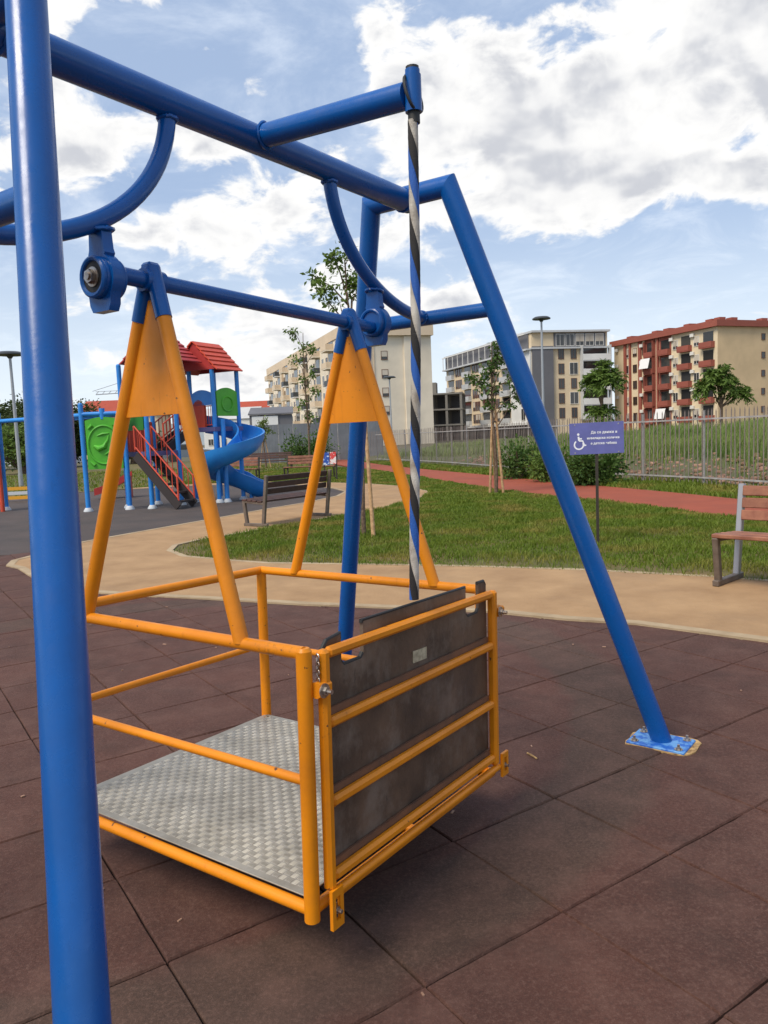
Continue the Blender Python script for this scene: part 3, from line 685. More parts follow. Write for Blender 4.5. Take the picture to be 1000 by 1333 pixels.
# hangers: two A shaped legs with a gusset plate and blue clamp on the axle
ZA = 1.878 - Z0
for xt, xb in ((-.468, X0), (.452, X1 - .006)):
    yb = (-.325, .362); ya = (-.004, .008)
    for s in (0, 1):
        a = Vector((xt, ya[s], ZA)); b = Vector((xb, yb[s], ZT + .002)); d = (b - a); m_ = a + d * .135
        mb = MB(); cyl(mb, m_, b, .0212, None, (0, 0, 1), 22); mb.build('hanger_leg', O, cr_)
        mb = MB(); cyl(mb, a, m_ + d * .004, .0235, None, None, 22); mb.build('hanger_sleeve', B_, cr_)
    z1, z2 = .085, .40
    q = lambda f, s, e: Vector((xt, ya[s], ZA)) + (Vector((xb, yb[s], ZT)) - Vector((xt, ya[s], ZA))) * f + Vector((e, 0, 0))
    V = [q(z1, 0, -.004), q(z1, 1, -.004), q(z2, 1, -.004), q(z2, 0, -.004), q(z1, 0, .004), q(z1, 1, .004), q(z2, 1, .004), q(z2, 0, .004)]
    MB().add(V, [(0, 1, 2, 3), (7, 6, 5, 4), (0, 4, 5, 1), (1, 5, 6, 2), (2, 6, 7, 3), (3, 7, 4, 0)]).build('gusset_plate', O, cr_, 0)
    mb = MB(); mb.tube([(xt - .034, 0, 1.843 - Z0), (xt + .034, 0, 1.843 - Z0)], .032, 22); mb.box((xt, .002, ZA + .004), (.045, .042, .026), None, .008); mb.build('hanger_clamp', B_, cr_)
# ramp gate on the near side
GY = -.568
ga = link('gate', None, cr_); gx0, gx1 = -.447, .492
RZ = [q - Z0 for q in (.838, .655, .445, .248)]
for x in (gx0, gx1): MB().bar((x, GY, RZ[3] - .03), (x, GY, RZ[0] + .012), .030, .030, (0, 1, 0), .008).build('gate_stile', O, ga)
for k, z in enumerate(RZ): MB().bar((gx0 + .013, GY - .0005, z), (gx1 - .013, GY - .0005, z), .026, .028, (0, 0, 1), .008).build('gate_rail', O, ga)
def notch(a, b, zt, zn):
    r = .014; return [(a, zt), (a, zn + r), (a + r * .3, zn + r * .3), (a + r, zn), (b - r, zn), (b - r * .3, zn + r * .3), (b, zn + r), (b, zt)]
zt_, zn = .882 - Z0, .782 - Z0
top = [(gx1 - .02, RZ[3] - .02), (gx1 - .02, zt_ - .02), (gx1 - .035, zt_)] + notch(.43, .335, zt_, zn)[0:0]
poly = [(gx0 + .012, RZ[3] - .02), (gx1 - .012, RZ[3] - .02), (gx1 - .012, zt_ - .012), (gx1 - .024, zt_), (.425, zt_)]
poly += [(.425, zn + .012), (.413, zn), (.345, zn), (.333, zn + .012), (.333, zt_)]
poly += [(-.250, zt_), (-.250, zn + .012), (-.262, zn), (-.338, zn), (-.350, zn + .012), (-.350, zt_ - .014), (-.405, zt_ - .022), (-.424, zt_ - .042), (gx0 + .012, zt_ - .06)]
bd = MB().extr(poly, (0, GY + .030, 0), (1, 0, 0), (0, 0, 1), (0, -1, 0), .012).build('gate_board', M['ply'], ga, 0)
def trim(pts):
    return [(x, GY + .024, z) for x, z in pts]
mb = MB()
for pts in ([(-.250, zt_ - .004), (-.250, zt_ + .002), (.333, zt_ + .002), (.333, zt_ - .004)], [(.333, zn + .012), (.345, zn), (.413, zn), (.425, zn + .012)], [(-.350, zn + .012), (-.338, zn), (-.262, zn), (-.250, zn + .012)],
            [(.425, zt_ + .002), (gx1 - .024, zt_ + .002), (gx1 - .012, zt_ - .012)], [(-.424, zt_ - .042), (-.405, zt_ - .022), (-.350, zt_ - .013), (-.350, zt_ - .03)]):
    mb.tube(trim(pts), .0065, 8)
mb.build('edge_trim', M['black_rubber'], bd)
MB().box((.035, GY + .0165, .722 - Z0), (.078, .002, .036), Matrix.Rotation(R(1.5), 3, 'Y')).build('sticker', M['sticker'], bd, 0)
mb = MB()
for z in RZ[1:]: mb.bar((gx0 + .02, GY + .012, z + .022), (gx1 - .02, GY + .012, z + .022), .008, .020)
mb.build('rail_reflection_strip', mat('rail_reflection', (.20, .085, .04, 1), .6, col2=(.12, .06, .035, 1), nscale=12), ga, 0)  # added reddish strips paint the orange rails' reflection onto the board
# hinge plates and latches
def slot_plate(c, w, h):
    mb = MB(); x, z = c
    for a, b in (((x - w / 2, z - h / 2), (x - w / 2 + w * .3, z + h / 2)), ((x + w / 2 - w * .3, z - h / 2), (x + w / 2, z + h / 2)), ((x - w * .2, z - h / 2), (x + w * .2, z - h * .3)), ((x - w * .2, z + h * .3), (x + w * .2, z + h / 2))):
        mb.b2((a[0], GY - .022, a[1]), (b[0], GY - .012, b[1]))
    o = mb.build('hinge_plate', O, ga, 0)
    link('bolt', bolt_me, o, (x, GY - .010, z - h * .06), (PI / 2, 0, 0)).scale = (.9, .9, .9)
slot_plate((gx0 + .004, .172 - Z0), .046, .105); slot_plate((gx1 + .045, .21 - Z0), .046, .085)
T('hinge_rail', (gx0 + .03, GY - .004, .205 - Z0), (gx1 + .02, GY - .004, .205 - Z0), .0125, O, ga)
for x, z in ((gx0 - .022, .752 - Z0), (gx1 + .026, .77 - Z0)):
    mb = MB(); mb.tube([(x - .012, GY, z), (x + .02, GY, z)], .021, 14); mb.box((x + .02, GY - .004, z), (.035, .03, .035), None, .006); o = mb.build('latch', O, ga)
    link('bolt', bolt_me, o, (x, GY - .018, z), (PI / 2, 0, 0))
mb = MB()
for k in range(7): mb.tube([(gx0 - .022 + .006 * math.cos(a) * (1 if k % 2 else .3), GY + .006 * math.cos(a) * (.3 if k % 2 else 1), .775 - Z0 + k * .010 + .008 * math.sin(a)) for a in np.linspace(0, 2 * PI, 11)[:-1]], .002, 6, closed=True)
mb.build('latch_chain', M['bolt'], ga)
# ------------------------------------------------------------------ picket fence
fpts = [Vector((x, y, 0)) for x, y in cr(fence_line, 12)]
def walk(pts, step, start=0.):
    """points every step metres along a polyline, with tangents"""
    out = []; need = start; acc = 0.
    for a, b in zip(pts, pts[1:]):
        L = (b - a).length; t = (b - a) / L
        while acc + L >= need: out.append((a + t * (need - acc), t)); need += step
        acc += L
    return out
fe = thing('picket_fence', 'long grey steel picket fence with pointed bars between the red track and the grassy bank', 'fence', (fpts[0].x, fpts[0].y, 0))
f0 = fpts[0]
mb = MB(); mb.box((0, 0, .82), (.021, .012, 1.60), None, 0)
mb.add([(-.012, -.007, 1.62), (.012, -.007, 1.62), (.012, .007, 1.62), (-.012, .007, 1.62), (0, 0, 1.70)], [(0, 1, 4), (1, 2, 4), (2, 3, 4), (3, 0, 4)])
pick_me = mb.mesh('picket', M['picket'], 0)
mb = MB(); mb.box((0, 0, .80), (.034, .034, 1.70)); mb.box((0, 0, 1.655), (.042, .042, .012)); post_me = mb.mesh('fence_post', M['galv'], 0)
spots = walk(fpts, .142, .4); used = 0
far_pick = MB()
for i, (q, t) in enumerate(spots):
    a = math.atan2(t.y, t.x)
    if used < 290:
        link('picket', pick_me, fe, (q.x - f0.x, q.y - f0.y, random.uniform(-.012, .012)), (random.gauss(0, .006), random.gauss(0, .008), a)); used += 1
    else:
        far_pick.box((q.x - f0.x, q.y - f0.y, .84), (.024, .014, 1.66), Matrix.Rotation(a, 3, 'Z'))
if far_pick.v: far_pick.build('far_pickets', M['picket'], fe, 0, kind='stuff')
pp = walk(fpts, 1.98, .3)
for q, t in pp: link('fence_post', post_me, fe, (q.x - f0.x + t.y * .035, q.y - f0.y - t.x * .035, 0), (0, 0, math.atan2(t.y, t.x)))
for (a, ta), (b, tb) in zip(pp, pp[1:]):
    for z, h in ((1.47, .035), (.17, .035)):
        mb = MB(); mb.bar((a.x - f0.x - ta.y * .018, a.y - f0.y + ta.x * .018, z), (b.x - f0.x - tb.y * .018, b.y - f0.y + tb.x * .018, z), .016, h); mb.build('fence_rail', M['galv'], fe, 0)

# grey sheet metal hoarding farther along
hd = thing('hoarding', 'grey sheet metal hoarding at the park end before the cream flats', 'hoarding', (-8.4, 49.4, 0))
for k in range(9):
    x = k * .95; mb = MB(); mb.box((x + .475, k * -.10, 1.2), (.935, .03, 2.4))
    for r_ in range(5): mb.box((x + .1 + r_ * .19, k * -.10 - .02, 1.2), (.05, .014, 2.38))
    mb.build('panel', M['hoarding'], hd, 0)
    MB().box((x, k * -.10 + .05, 1.22), (.06, .06, 2.44)).build('post', M['galv'], hd, 0)

# ------------------------------------------------------------------ benches
def make_bench(name, label, L, wood, steel, post, group, loc, rz, nback=3):
    t = thing(name, label, 'bench', loc, rz, group)
    for x in (-L / 2, L / 2):
        MB().bar((x, -.26, .025), (x, .26, .025), .055, .05, bev=.006).build('foot_bar', steel, t, 0)
        MB().bar((x, .20, .04), (x, .25, .415), .05, .06, (0, 1, 0), .006).build('front_leg', steel, t, 0)
        MB().bar((x, -.17, .04), (x, -.285, .83), .05, .06, (0, 1, 0), .006).build('rear_post', post, t, 0)
        MB().bar((x, .25, .402), (x, -.21, .372), .045, .035, bev=.004).build('seat_support', steel, t, 0)
    for k in range(4):
        y = .225 - k * .115; z = .430 - k * .0075
        MB().bar((-L / 2 - .03, y, z), (L / 2 + .03, y, z), .098, .034, bev=.006).build('seat_slat', wood, t, 0)
    for k in range(nback):
        z = .565 + k * .105; y = -.17 - .115 * (z - .04) / .79 + .045
        MB().bar((-L / 2 + .028, y, z), (L / 2 - .028, y, z), .03, .088, (0, -.14, 1), bev=.006).build('back_slat', wood, t, 0)
    return t
make_bench('bench', 'dark brown slatted bench with its back turned, on the sand path facing the slide', 1.62, M['wood_dark'], M['bench_steel'], M['bench_steel'], 'park benches', (-1.63, 13.16, .01), math.atan2(.816, .577))
g2 = make_bench('bench', 'reddish wooden bench with pale metal back posts at the right edge of the lawn', 1.75, M['wood_red'], M['bench_steel'], M['bench_alu'], 'park benches', (0, 0, 0), 0)
bd_ = Vector((.68, -.733)); c2 = Vector((2.96, 6.56)) + bd_ * .875; g2.location = (c2.x, c2.y, .012); g2.rotation_euler = (0, 0, math.atan2(bd_.y, bd_.x) + PI)
make_bench('bench', 'far red brown bench on the grass behind the end of the blue slide', 1.9, M['wood_red'], M['post_dark'], M['post_dark'], 'park benches', (-5.4, 27.6, 0), R(176))
make_bench('bench', 'far pale red bench left of the little poster board', 1.8, M['wood_red'], M['post_dark'], M['post_dark'], 'park benches', (-2.55, 27.4, 0), R(171))
make_bench('bench', 'farthest dark bench on the grass in front of the pale grey shed', 2.4, M['wood_dark'], M['post_dark'], M['post_dark'], 'park benches', (-5.6, 37.5, 0), R(178))

# ------------------------------------------------------------------ wheelchair sign
sg = thing('wheelchair_sign', 'small blue rectangular wheelchair sign with white writing on a thin post in the lawn', 'sign', (2.55, 9.12, 0), R(-9))
MB().box((0, .018, .66), (.032, .026, 1.36)).build('post', M['post_dark'], sg, 0)
bo = MB().box((0, 0, 1.262), (.625, .006, .372), Matrix.Rotation(R(-.6), 3, 'Y'), .001).build('board', M['sign_blue'], sg, 0)
for x in (-.25, .25):
    for z in (1.095, 1.425): MB().tube([(x, -.002, z), (x, -.0065, z)], .008, 10).build('rivet', M['galv'], bo)
def text(body, x, z, size, parent):
    cu = bpy.data.curves.new('lettering', 'FONT'); cu.body = body; cu.size = size; cu.align_x = 'CENTER'; cu.extrude = .0006; cu.space_character = 1.05; cu.offset = .0011
    o = bpy.data.objects.new('lettering', cu); COL.objects.link(o)
    dg = bpy.context.evaluated_depsgraph_get(); me = bpy.data.meshes.new_from_object(o.evaluated_get(dg)); bpy.data.objects.remove(o)
    me.materials.clear(); me.materials.append(M['sign_white'])
    return link('lettering', me, parent, (x, -.0045, z), (PI / 2, 0, 0))
text('Да се движи и', .085, 1.318, .041, bo); text('инвалидска количка', .075, 1.253, .036, bo); text('е детска забава', .080, 1.190, .037, bo)
def wheelchair():
    x0, z0 = -.205, 1.235; mb = MB(); y = -.0042
    mb.tube([(x0 + .052 * math.cos(a), y, z0 - .045 + .052 * math.sin(a)) for a in np.linspace(R(128), R(385), 26)], .0085, 8)
    mb.tube([(x0 - .004, y, z0 + .052), (x0 + .002, y, z0 + .004)], .0105, 8)
    mb.tube([(x0 - .002, y, z0 + .026), (x0 + .036, y, z0 + .026)], .008, 8)
    mb.tube([(x0 + .002, y, z0 + .002), (x0 + .044, y, z0 + .000), (x0 + .066, y, z0 - .055), (x0 + .084, y, z0 - .048)], .0095, 8)
    me = mb.mesh('wheelchair_symbol', M['sign_white'], 0)
    for v in me.vertices: v.co.y = y + (v.co.y - y) * .08
    link('wheelchair_symbol', me, bo)
    mb = MB(); mb.tube([(x0 - .006, -.0035, z0 + .078), (x0 - .006, -.0048, z0 + .078)], .0145, 16); mb.build('symbol_head', M['sign_white'], bo)
wheelchair()
# little poster board by the far bench
pb = thing('poster_board', 'small board with a blue and a red poster behind the far bench', 'board', (-1.72, 25.6, 0), R(-8))
for x in (-.2, .2): MB().box((x, 0, .45), (.05, .05, .9)).build('post', M['post_dark'], pb, 0)
MB().box((-.115, -.04, .72), (.20, .02, .42)).build('poster', M['poster_blue'], pb, 0, label='blue poster'); MB().box((.115, -.04, .74), (.20, .02, .40)).build('poster', M['poster_red'], pb, 0, label='red and white poster')

# ------------------------------------------------------------------ lamps
def lamp(label, x, y, h, disc, dark=False):
    t = thing('street_lamp', label, 'street lamp', (x, y, 0), 0, 'park street lamps')
    mb = MB(); mb.tube([(0, 0, 0), (0, 0, .5)], .09, 14); mb.tube([(0, 0, .5), (0, 0, h - .25)], [.075, .05], 14); mb.build('pole', M['lamp'], t)
    mb = MB(); mb.tube([(0, 0, h - .25), (0, 0, h - .12)], [.06, .16], 16); mb.tube([(0, 0, h - .12), (0, 0, h - .07), (0, 0, h)], [disc * .5, disc * .5, disc * .38], 26); mb.build('lamp_head', M['lamp_dark'], t, 40)
lamp('tall street lamp with a dark disc head in front of the grey walled flats', 8.45, 40, 7.1, .92)
lamp('slender street lamp in front of the blank cream end wall', .85, 60, 5.95, 1.0)
lamp('street lamp with a flat dark head by the dark trees at left', -14.1, 30, 5.2, 1.05)

# ------------------------------------------------------------------ trees and shrubs
def leaf_quads(C, D, size, g, droop=.25, aspect=.55):
    """leaf shaped quads at C pointing along D"""
    n = len(C); D = D + g.normal(0, .35, (n, 3)); D[:, 2] -= droop; D /= np.linalg.norm(D, axis=1)[:, None]
    up = g.normal(0, .6, (n, 3)) + np.array([0, 0, 1.0]); S = np.cross(D, up); S /= np.linalg.norm(S, axis=1)[:, None]
    L = size * g.uniform(.6, 1.25, n)[:, None]; W = L * aspect / 2
    fold = np.cross(S, D) * L * .08
    return np.stack([C, C + D * L * .45 + S * W + fold, C + D * L, C + D * L * .45 - S * W + fold], 1).reshape(-1, 3), n
def finish_leaves(name, Vs, mt, parent):
    V = np.concatenate(Vs); n = len(V) // 4; F = np.arange(n * 4).reshape(n, 4)
    return link(name, raw_mesh(name, V, F, mt), parent)
def sapling(label, x, y, h, trunk_r, blobs, leaf, mt, seed, lean=(0, 0), stakes=None, group=None, n_per=120, twig=.9):
    """young tree: trunk, limbs that reach leaf clumps; blobs = (dx, dy, z, radius, amount)"""
    g = np.random.default_rng(seed); t = thing('young_tree', label, 'tree', (x, y, 0), 0, group)
    mb = MB(); top = Vector((lean[0], lean[1], h * .93))
    path_ = lambda f: Vector((lean[0] * f ** 1.5 + .03 * math.sin(f * 7 + seed), lean[1] * f + .03 * math.cos(f * 5 + seed), h * .93 * f))
    mb.tube([path_(f) for f in np.linspace(0, 1, 10)], list(np.linspace(trunk_r, trunk_r * .25, 10)), 8)
    Vs = []
    for bx, by, bz, br, am in blobs:
        c = Vector((bx, by, bz)); f = max(.15, min(1, (bz - br * 1.6 - .25) / (h * .93))); a = path_(f)
        mid = a.lerp(c, .5) + Vector((g.normal(0, .05), g.normal(0, .05), .08)); mb.tube([a, mid, c], [trunk_r * .38, trunk_r * .25, trunk_r * .12], 6)
        n = int(n_per * am); k = max(5, n // 12)
        for _ in range(k):
            d = g.normal(0, 1, 3); d /= np.linalg.norm(d); e = np.array(c) + d * br * g.uniform(.35, 1.05) * np.array([1, 1, .9])
            mb.tube([c, Vector(e)], [trunk_r * .1, trunk_r * .04], 4)
            m_ = 12; s = g.uniform(.25, 1.1, m_)[:, None]
            P = np.array(c) + (e - np.array(c)) * s + g.normal(0, leaf * .5, (m_, 3)); v, _n = leaf_quads(P, np.tile(e - np.array(c), (m_, 1)) * 1.0 / br + g.normal(0, .5, (m_, 3)), leaf, g); Vs.append(v)
    mb.build('trunk', M['bark'], t)
    finish_leaves('crown', Vs, mt, t)
    if stakes:
        for sx, sy, hx, hy, hz in stakes:
            mb = MB(); mb.tube([(sx, sy, 0), (hx, hy, hz)], [.03, .024], 9); mb.build('stake', M['stake'], t)
        mb = MB(); z = stakes[0][4] - .15; mb.tube([(.05 * math.cos(a), .05 * math.sin(a), z) for a in np.linspace(0, 2 * PI, 17)[:-1]], .014, 6, closed=True); mb.build('tree_tie', M['black_rubber'], t)
    return t
# tall one behind the far blue legs
sapling('tall thin young tree with two wooden stakes behind the far blue swing leg', -.27, 10.85, 4.1, .034,
        [(-.28, .0, 3.86, .20, 1.1), (-.10, .1, 3.55, .24, 1.2), (-.45, .0, 3.42, .17, .9), (.05, 0, 3.45, .20, .9), (-.22, 0, 3.25, .18, .7), (-.02, .1, 3.95, .16, .6), (-.55, .1, 3.62, .10, .35)], .085, M['leaf'], 11,
        (-.10, 0), [(-.03, .02, .0, .02, 1.95), (.11, -.30, .05, -.02, 2.0)])
sapling('spindly tree with sparse leaves rising in front of the cream balcony facade', -3.1, 33, 6.3, .05,
        [(-.35, 0, 5.9, .33, 1.0), (.1, 0, 5.3, .35, .8), (.45, 0, 5.1, .30, .6), (-.35, 0, 4.7, .30, .5), (.3, 0, 4.3, .32, .6), (-.1, 0, 3.9, .25, .35), (.4, 0, 3.5, .3, .45), (-.25, 0, 2.9, .28, .45), (.1, 0, 2.3, .25, .4)], .16, M['leaf'], 12, (.0, 0), None, None, 110)
sapling('staked young tree with a ragged crown between the red track and the lawn', 2.52, 17.15, 3.6, .042,
        [(-.05, 0, 2.75, .24, 1.2), (.15, 0, 3.0, .26, 1.2), (-.28, 0, 2.45, .18, .8), (.05, 0, 2.35, .22, .8), (.42, 0, 2.55, .2, .8), (.55, .1, 2.2, .2, .8), (-.45, 0, 2.6, .12, .4), (.1, 0, 3.25, .16, .5), (.35, 0, 1.95, .2, .5), (-.1, 0, 1.95, .15, .35)], .10, M['leaf_dark'], 13,
        (-.02, 0), [(-.13, 0, -.035, 0, 1.75), (.16, -.05, .03, 0, 2.0), (.02, .15, -.03, .03, 1.6)])
sapling('small light green staked tree near the grey hoarding', -6.05, 40, 2.9, .05, [(0, 0, 2.35, .34, 1.2), (-.25, 0, 2.0, .3, .9), (.25, 0, 1.9, .28, .8), (0, 0, 1.6, .25, .5)], .14, M['leaf_light'], 14, (0, 0), [(-.28, 0, -.05, 0, 1.5), (.28, 0, .05, 0, 1.5)])
def frond_tree(label, x, y, z0, h, cl, seed, mt, trunk_r=.07):
    """tree of long drooping feathery leaves; cl = (dx, dz, radius, fronds)"""
    g = np.random.default_rng(seed); t = thing('feathery_tree', label, 'tree', (x, y, z0), 0, 'feather leaved trees behind the fence')
    mb = MB(); mb.tube([(0, 0, -.2), (.03, 0, h * .5), (0, 0, h)], [trunk_r, trunk_r * .8, trunk_r * .35], 9); Vs = []
    for dx, dz, rad, nf in cl:
        c = Vector((dx, 0, dz)); mb.tube([(0, 0, max(h * .45, dz - .9)), c * .6 + Vector((0, 0, dz * .4 - .1)), c], [trunk_r * .5, trunk_r * .35, trunk_r * .2], 6)
        for _ in range(nf):
            a = g.uniform(0, 2 * PI); el = g.uniform(-.5, 1.35); L = rad * g.uniform(.75, 1.15); m_ = 16
            s = np.linspace(.15, 1, m_); hx = np.cos(el) * s * L; hz = np.sin(el) * s * L - .42 * L * s ** 2.2
            base = np.c_[dx + np.cos(a) * hx, np.sin(a) * hx, dz + hz]; tg = np.gradient(base, axis=0); tg /= np.linalg.norm(tg, axis=1)[:, None]
            side = np.cross(tg, [0, 0, 1]); side /= np.linalg.norm(side, axis=1)[:, None] + 1e-6
            for sg_ in (-1, 1):
                D = tg * .6 + side * sg_ + g.normal(0, .15, (m_, 3)); D[:, 2] -= .25; v, _n = leaf_quads(base, D, rad * .26 * 1.0, g, .15, .34); Vs.append(v)
    mb.build('trunk', M['bark'], t); finish_leaves('crown', Vs, mt, t); return t
frond_tree('feathery drooping tree behind the blue wheelchair sign', 8.45, 29.5, .75, 2.9, [(0, 2.45, .72, 60), (-.35, 2.35, .55, 30), (.42, 2.45, .60, 34), (.1, 2.85, .5, 24), (0, 1.15, .55, 40), (-.3, 1.2, .45, 20), (.3, 1.25, .4, 18)], 21, M['leaf'])
frond_tree('broad feathery tree in front of the red balconied flats', 13.0, 29.5, .85, 2.4, [(-.2, 2.1, .75, 62), (-.5, 1.85, .55, 34), (.05, 2.35, .6, 34), (.35, 1.85, .55, 30), (.75, 1.6, .55, 36), (.95, 1.5, .42, 20)], 22, M['leaf'])
def shrub(label, x, y, rx, rz, seed, mt, group, n=2600, leaf=.11):
    g = np.random.default_rng(seed); t = thing('shrub', label, 'shrub', (x, y, 0), 0, group); mb = MB(); Vs = []
    for k in range(9):
        a = g.uniform(0, 6.28); mb.tube([(0, 0, -.02), (.5 * rx * math.cos(a), .5 * rx * math.sin(a), rz * .8)], [.02, .008], 5)
    mb.build('stems', M['bark'], t)
    C = []
    for k in range(16):
        a = g.uniform(0, 6.28); q = g.uniform(.2, 1); c = np.array([math.cos(a) * q * rx * .75, math.sin(a) * q * rx * .55, rz * g.uniform(.22, .85) * (1.1 - .35 * q)]); s = g.uniform(.16, .3) * rz
        m_ = n // 16; P = c + g.normal(0, 1, (m_, 3)) * s * .75; P[:, 2] = np.abs(P[:, 2]); D = P - c; D[:, 2] += .25 * s; v, _n = leaf_quads(P, D / (np.linalg.norm(D, axis=1)[:, None] + 1e-6), leaf, g, .1); Vs.append(v)
    finish_leaves('leaves', Vs, mt, t); return t
shrub('dense dark green shrub before the fence, just right of the staked tree', 4.02, 22.3, .8, 1.0, 31, M['leaf_dark'], 'shrubs along the fence')
shrub('mid green shrub partly behind the far right blue swing leg', 4.62, 20.6, .7, .95, 32, M['leaf'], 'shrubs along the fence')
shrub('dark spreading shrub below and left of the wheelchair sign', 5.15, 18.7, .8, .82, 33, M['leaf_dark'], 'shrubs along the fence', 3200)
shrub('low clipped dark shrub against the grey hoarding, beside the light green tree', -5.0, 46.5, .9, 1.5, 34, M['leaf_dark'], 'shrubs by the hoarding', 1400, .18)
shrub('narrow dark shrub against the grey hoarding, under the spindly tree', -3.75, 46, .7, 1.7, 35, M['leaf_dark'], 'shrubs by the hoarding', 1400, .18)
def big_tree(label, x, y, h, w, seed, mt, group, n=14000, leaf=.26):
    g = np.random.default_rng(seed); t = thing('broad_tree', label, 'tree', (x, y, 0), 0, group); mb = MB(); Vs = []
    mb.tube([(0, 0, -.1), (.1, 0, h * .35), (0, .1, h * .8)], [.28, .2, .06], 9)
    for k in range(34):
        a = g.uniform(0, 6.28); q = g.uniform(0, 1) ** .6; z = h * g.uniform(.22, .93); f = math.sqrt(max(.05, 1 - ((z / h - .5) / .52) ** 2)); c = np.array([math.cos(a) * q * w * f, math.sin(a) * q * w * f, z]); s = g.uniform(.07, .13) * h
        mb.tube([(0, 0, max(.1 * h, z - .25 * h)), tuple(c)], [.07, .02], 5)
        m_ = n // 34; P = c + g.normal(0, 1, (m_, 3)) * s * np.array([1, 1, .7]); D = P - c; v, _n = leaf_quads(P, D / (np.linalg.norm(D, axis=1)[:, None] + 1e-6), leaf, g, .2); Vs.append(v)
    mb.build('trunk', M['bark'], t); finish_leaves('crown', Vs, mt, t); return t
big_tree('dark bushy tree at the left frame edge behind the street lamp', -31.0, 62, 5.0, 3.6, 41, M['leaf_far'], 'dark trees beyond the playground')
big_tree('broad dark tree mostly hidden by the near blue leg, left of it', -26.6, 60, 5.1, 3.4, 42, M['leaf_far'], 'dark trees beyond the playground')
big_tree('dark tree showing just right of the near blue leg above the monkey bars', -25.6, 63, 5.0, 2.4, 43, M['leaf_far'], 'dark trees beyond the playground')
big_tree('low dark bush like tree behind the green play panel', -20.6, 64, 3.0, 2.6, 44, M['leaf_far'], 'dark trees beyond the playground', 4000)
big_tree('olive green roundish tree under the left street lamp', -22.4, 48, 2.9, 1.7, 45, M['leaf'], 'dark trees beyond the playground', 4000, .22)
# ------------------------------------------------------------------ playground
def lathe_foot(mb, x, y, r=.105): mb.tube([(x, y, 0), (x, y, .02), (x, y, .085)], [r, r, r * .62], 16)
def pg_post(x, y, h, parent, r=.052, mt='pg_blue'):
    mb = MB(); mb.tube([(x, y, 0), (x, y, h), (x, y, h + .03)], [r, r, r * .55], 14); o = mb.build('post', M[mt], parent)
    mb = MB(); lathe_foot(mb, x, y); mb.build('post_foot', M['foot_white'], o)
    return o
def gable_roof(parent, cx, cy, ze, zr, hx, hy, ang, mt, under):
    """ridge along local y; made of overlapping boards on each slope"""
    rot = Matrix.Rotation(ang, 3, 'Z'); c = Vector((cx, cy, 0)); rf = link('roof', None, parent)
    for s in (-1, 1):
        n = 6
        for k in range(n):
            a, b = k / n, (k + 1.12) / n
            p = lambda f: Vector((s * hx * f, 0, zr + (ze - zr) * f))
            A, B = p(a), p(b); u_ = (B - A).normalized(); nrm = Vector((-u_.z * s, 0, abs(u_.x))); off = nrm * (.012 * (1 if k % 2 else 1))
            V = []
            for y in (-hy, hy):
                for q, o_ in ((A, 0), (B, .028), (B, .058), (A, .03)): V.append(c + rot @ (Vector((q.x, y, q.z)) + nrm * o_))
            MB().add(V, [(0, 1, 2, 3), (7, 6, 5, 4), (0, 4, 5, 1), (1, 5, 6, 2), (2, 6, 7, 3), (3, 7, 4, 0)]).build('roof_board', M[mt], rf, 0)
    for y in (-hy + .06, hy - .06):
        V = [c + rot @ Vector(q) for q in ((-hx * .92, y - .02, ze + .03), (hx * .92, y - .02, ze + .03), (0, y - .02, zr - .02), (-hx * .92, y + .02, ze + .03), (hx * .92, y + .02, ze + .03), (0, y + .02, zr - .02))]
        MB().add(V, [(0, 1, 2), (5, 4, 3), (0, 3, 4, 1), (1, 4, 5, 2), (2, 5, 3, 0)]).build('gable', M[under], rf, 0)
def railing(parent, a, b, h, mt='pg_red', n=8, r=.016):
    a, b = Vector(a), Vector(b); up = Vector((0, 0, h)); o = link('railing', None, parent)
    for f in (0, 1): mb = MB(); mb.tube([a + (b - a) * f, a + (b - a) * f + up], r * 1.3, 8); mb.build('rail_post', M[mt], o)
    for e in (up, up * .12): mb = MB(); mb.tube([a + e, b + e], r, 8); mb.build('hand_rail', M[mt], o)
    for k in range(1, n):
        q = a + (b - a) * (k / n); mb = MB(); mb.tube([q + up * .12, q + up], r * .7, 6); mb.build('baluster', M[mt], o)
def stairs(parent, a, b, w, n, side):
    """flight from a (low) to b (high); side is the horizontal direction of its width"""
    a, b, s = Vector(a), Vector(b), Vector(side).normalized(); d = b - a; st = link('stairs', None, parent)
    for k in range(n):
        q = a + d * ((k + .5) / n); fwd = Vector((d.x, d.y, 0)).normalized()
        MB().box(q + s * w / 2, (Vector((d.x, d.y)).length / n * 1.1, w * .94, .04), Matrix((fwd, s, (0, 0, 1))).transposed()).build('step', M['pg_dark'], st, 0)
    for e in (0, 1):
        MB().bar(a + s * w * e + Vector((0, 0, .0)), b + s * w * e + Vector((0, 0, .0)), .04, .20, (0, 0, 1)).build('stringer', M['pg_dark'], st, 0)
        railing(parent, a + s * w * e + Vector((0, 0, .12)), b + s * w * e + Vector((0, 0, .12)), .52)
pg = thing('play_tower', 'double roofed play tower with red gables, dark stairs and a curly blue slide', 'play tower', (-4.6, 18.0, 0), 0)
O_ = Vector((-4.6, 18.0, 0)); L_ = lambda x, y, z=0: Vector((x, y, z)) - O_
A1 = R(-35)
def sq(cx, cy, h, ang): return [(cx + (sx * math.cos(ang) - sy * math.sin(ang)) * h, cy + (sx * math.sin(ang) + sy * math.cos(ang)) * h) for sx, sy in ((-1, -1), (1, -1), (1, 1), (-1, 1))]
t1 = sq(-5.25, 17.65, .42, A1); t2 = sq(-3.93, 18.5, .39, A1)
for (x, y) in t1: q = L_(x, y); pg_post(q.x, q.y, 3.22, pg)
for (x, y) in t2: q = L_(x, y); pg_post(q.x, q.y, 3.12, pg)
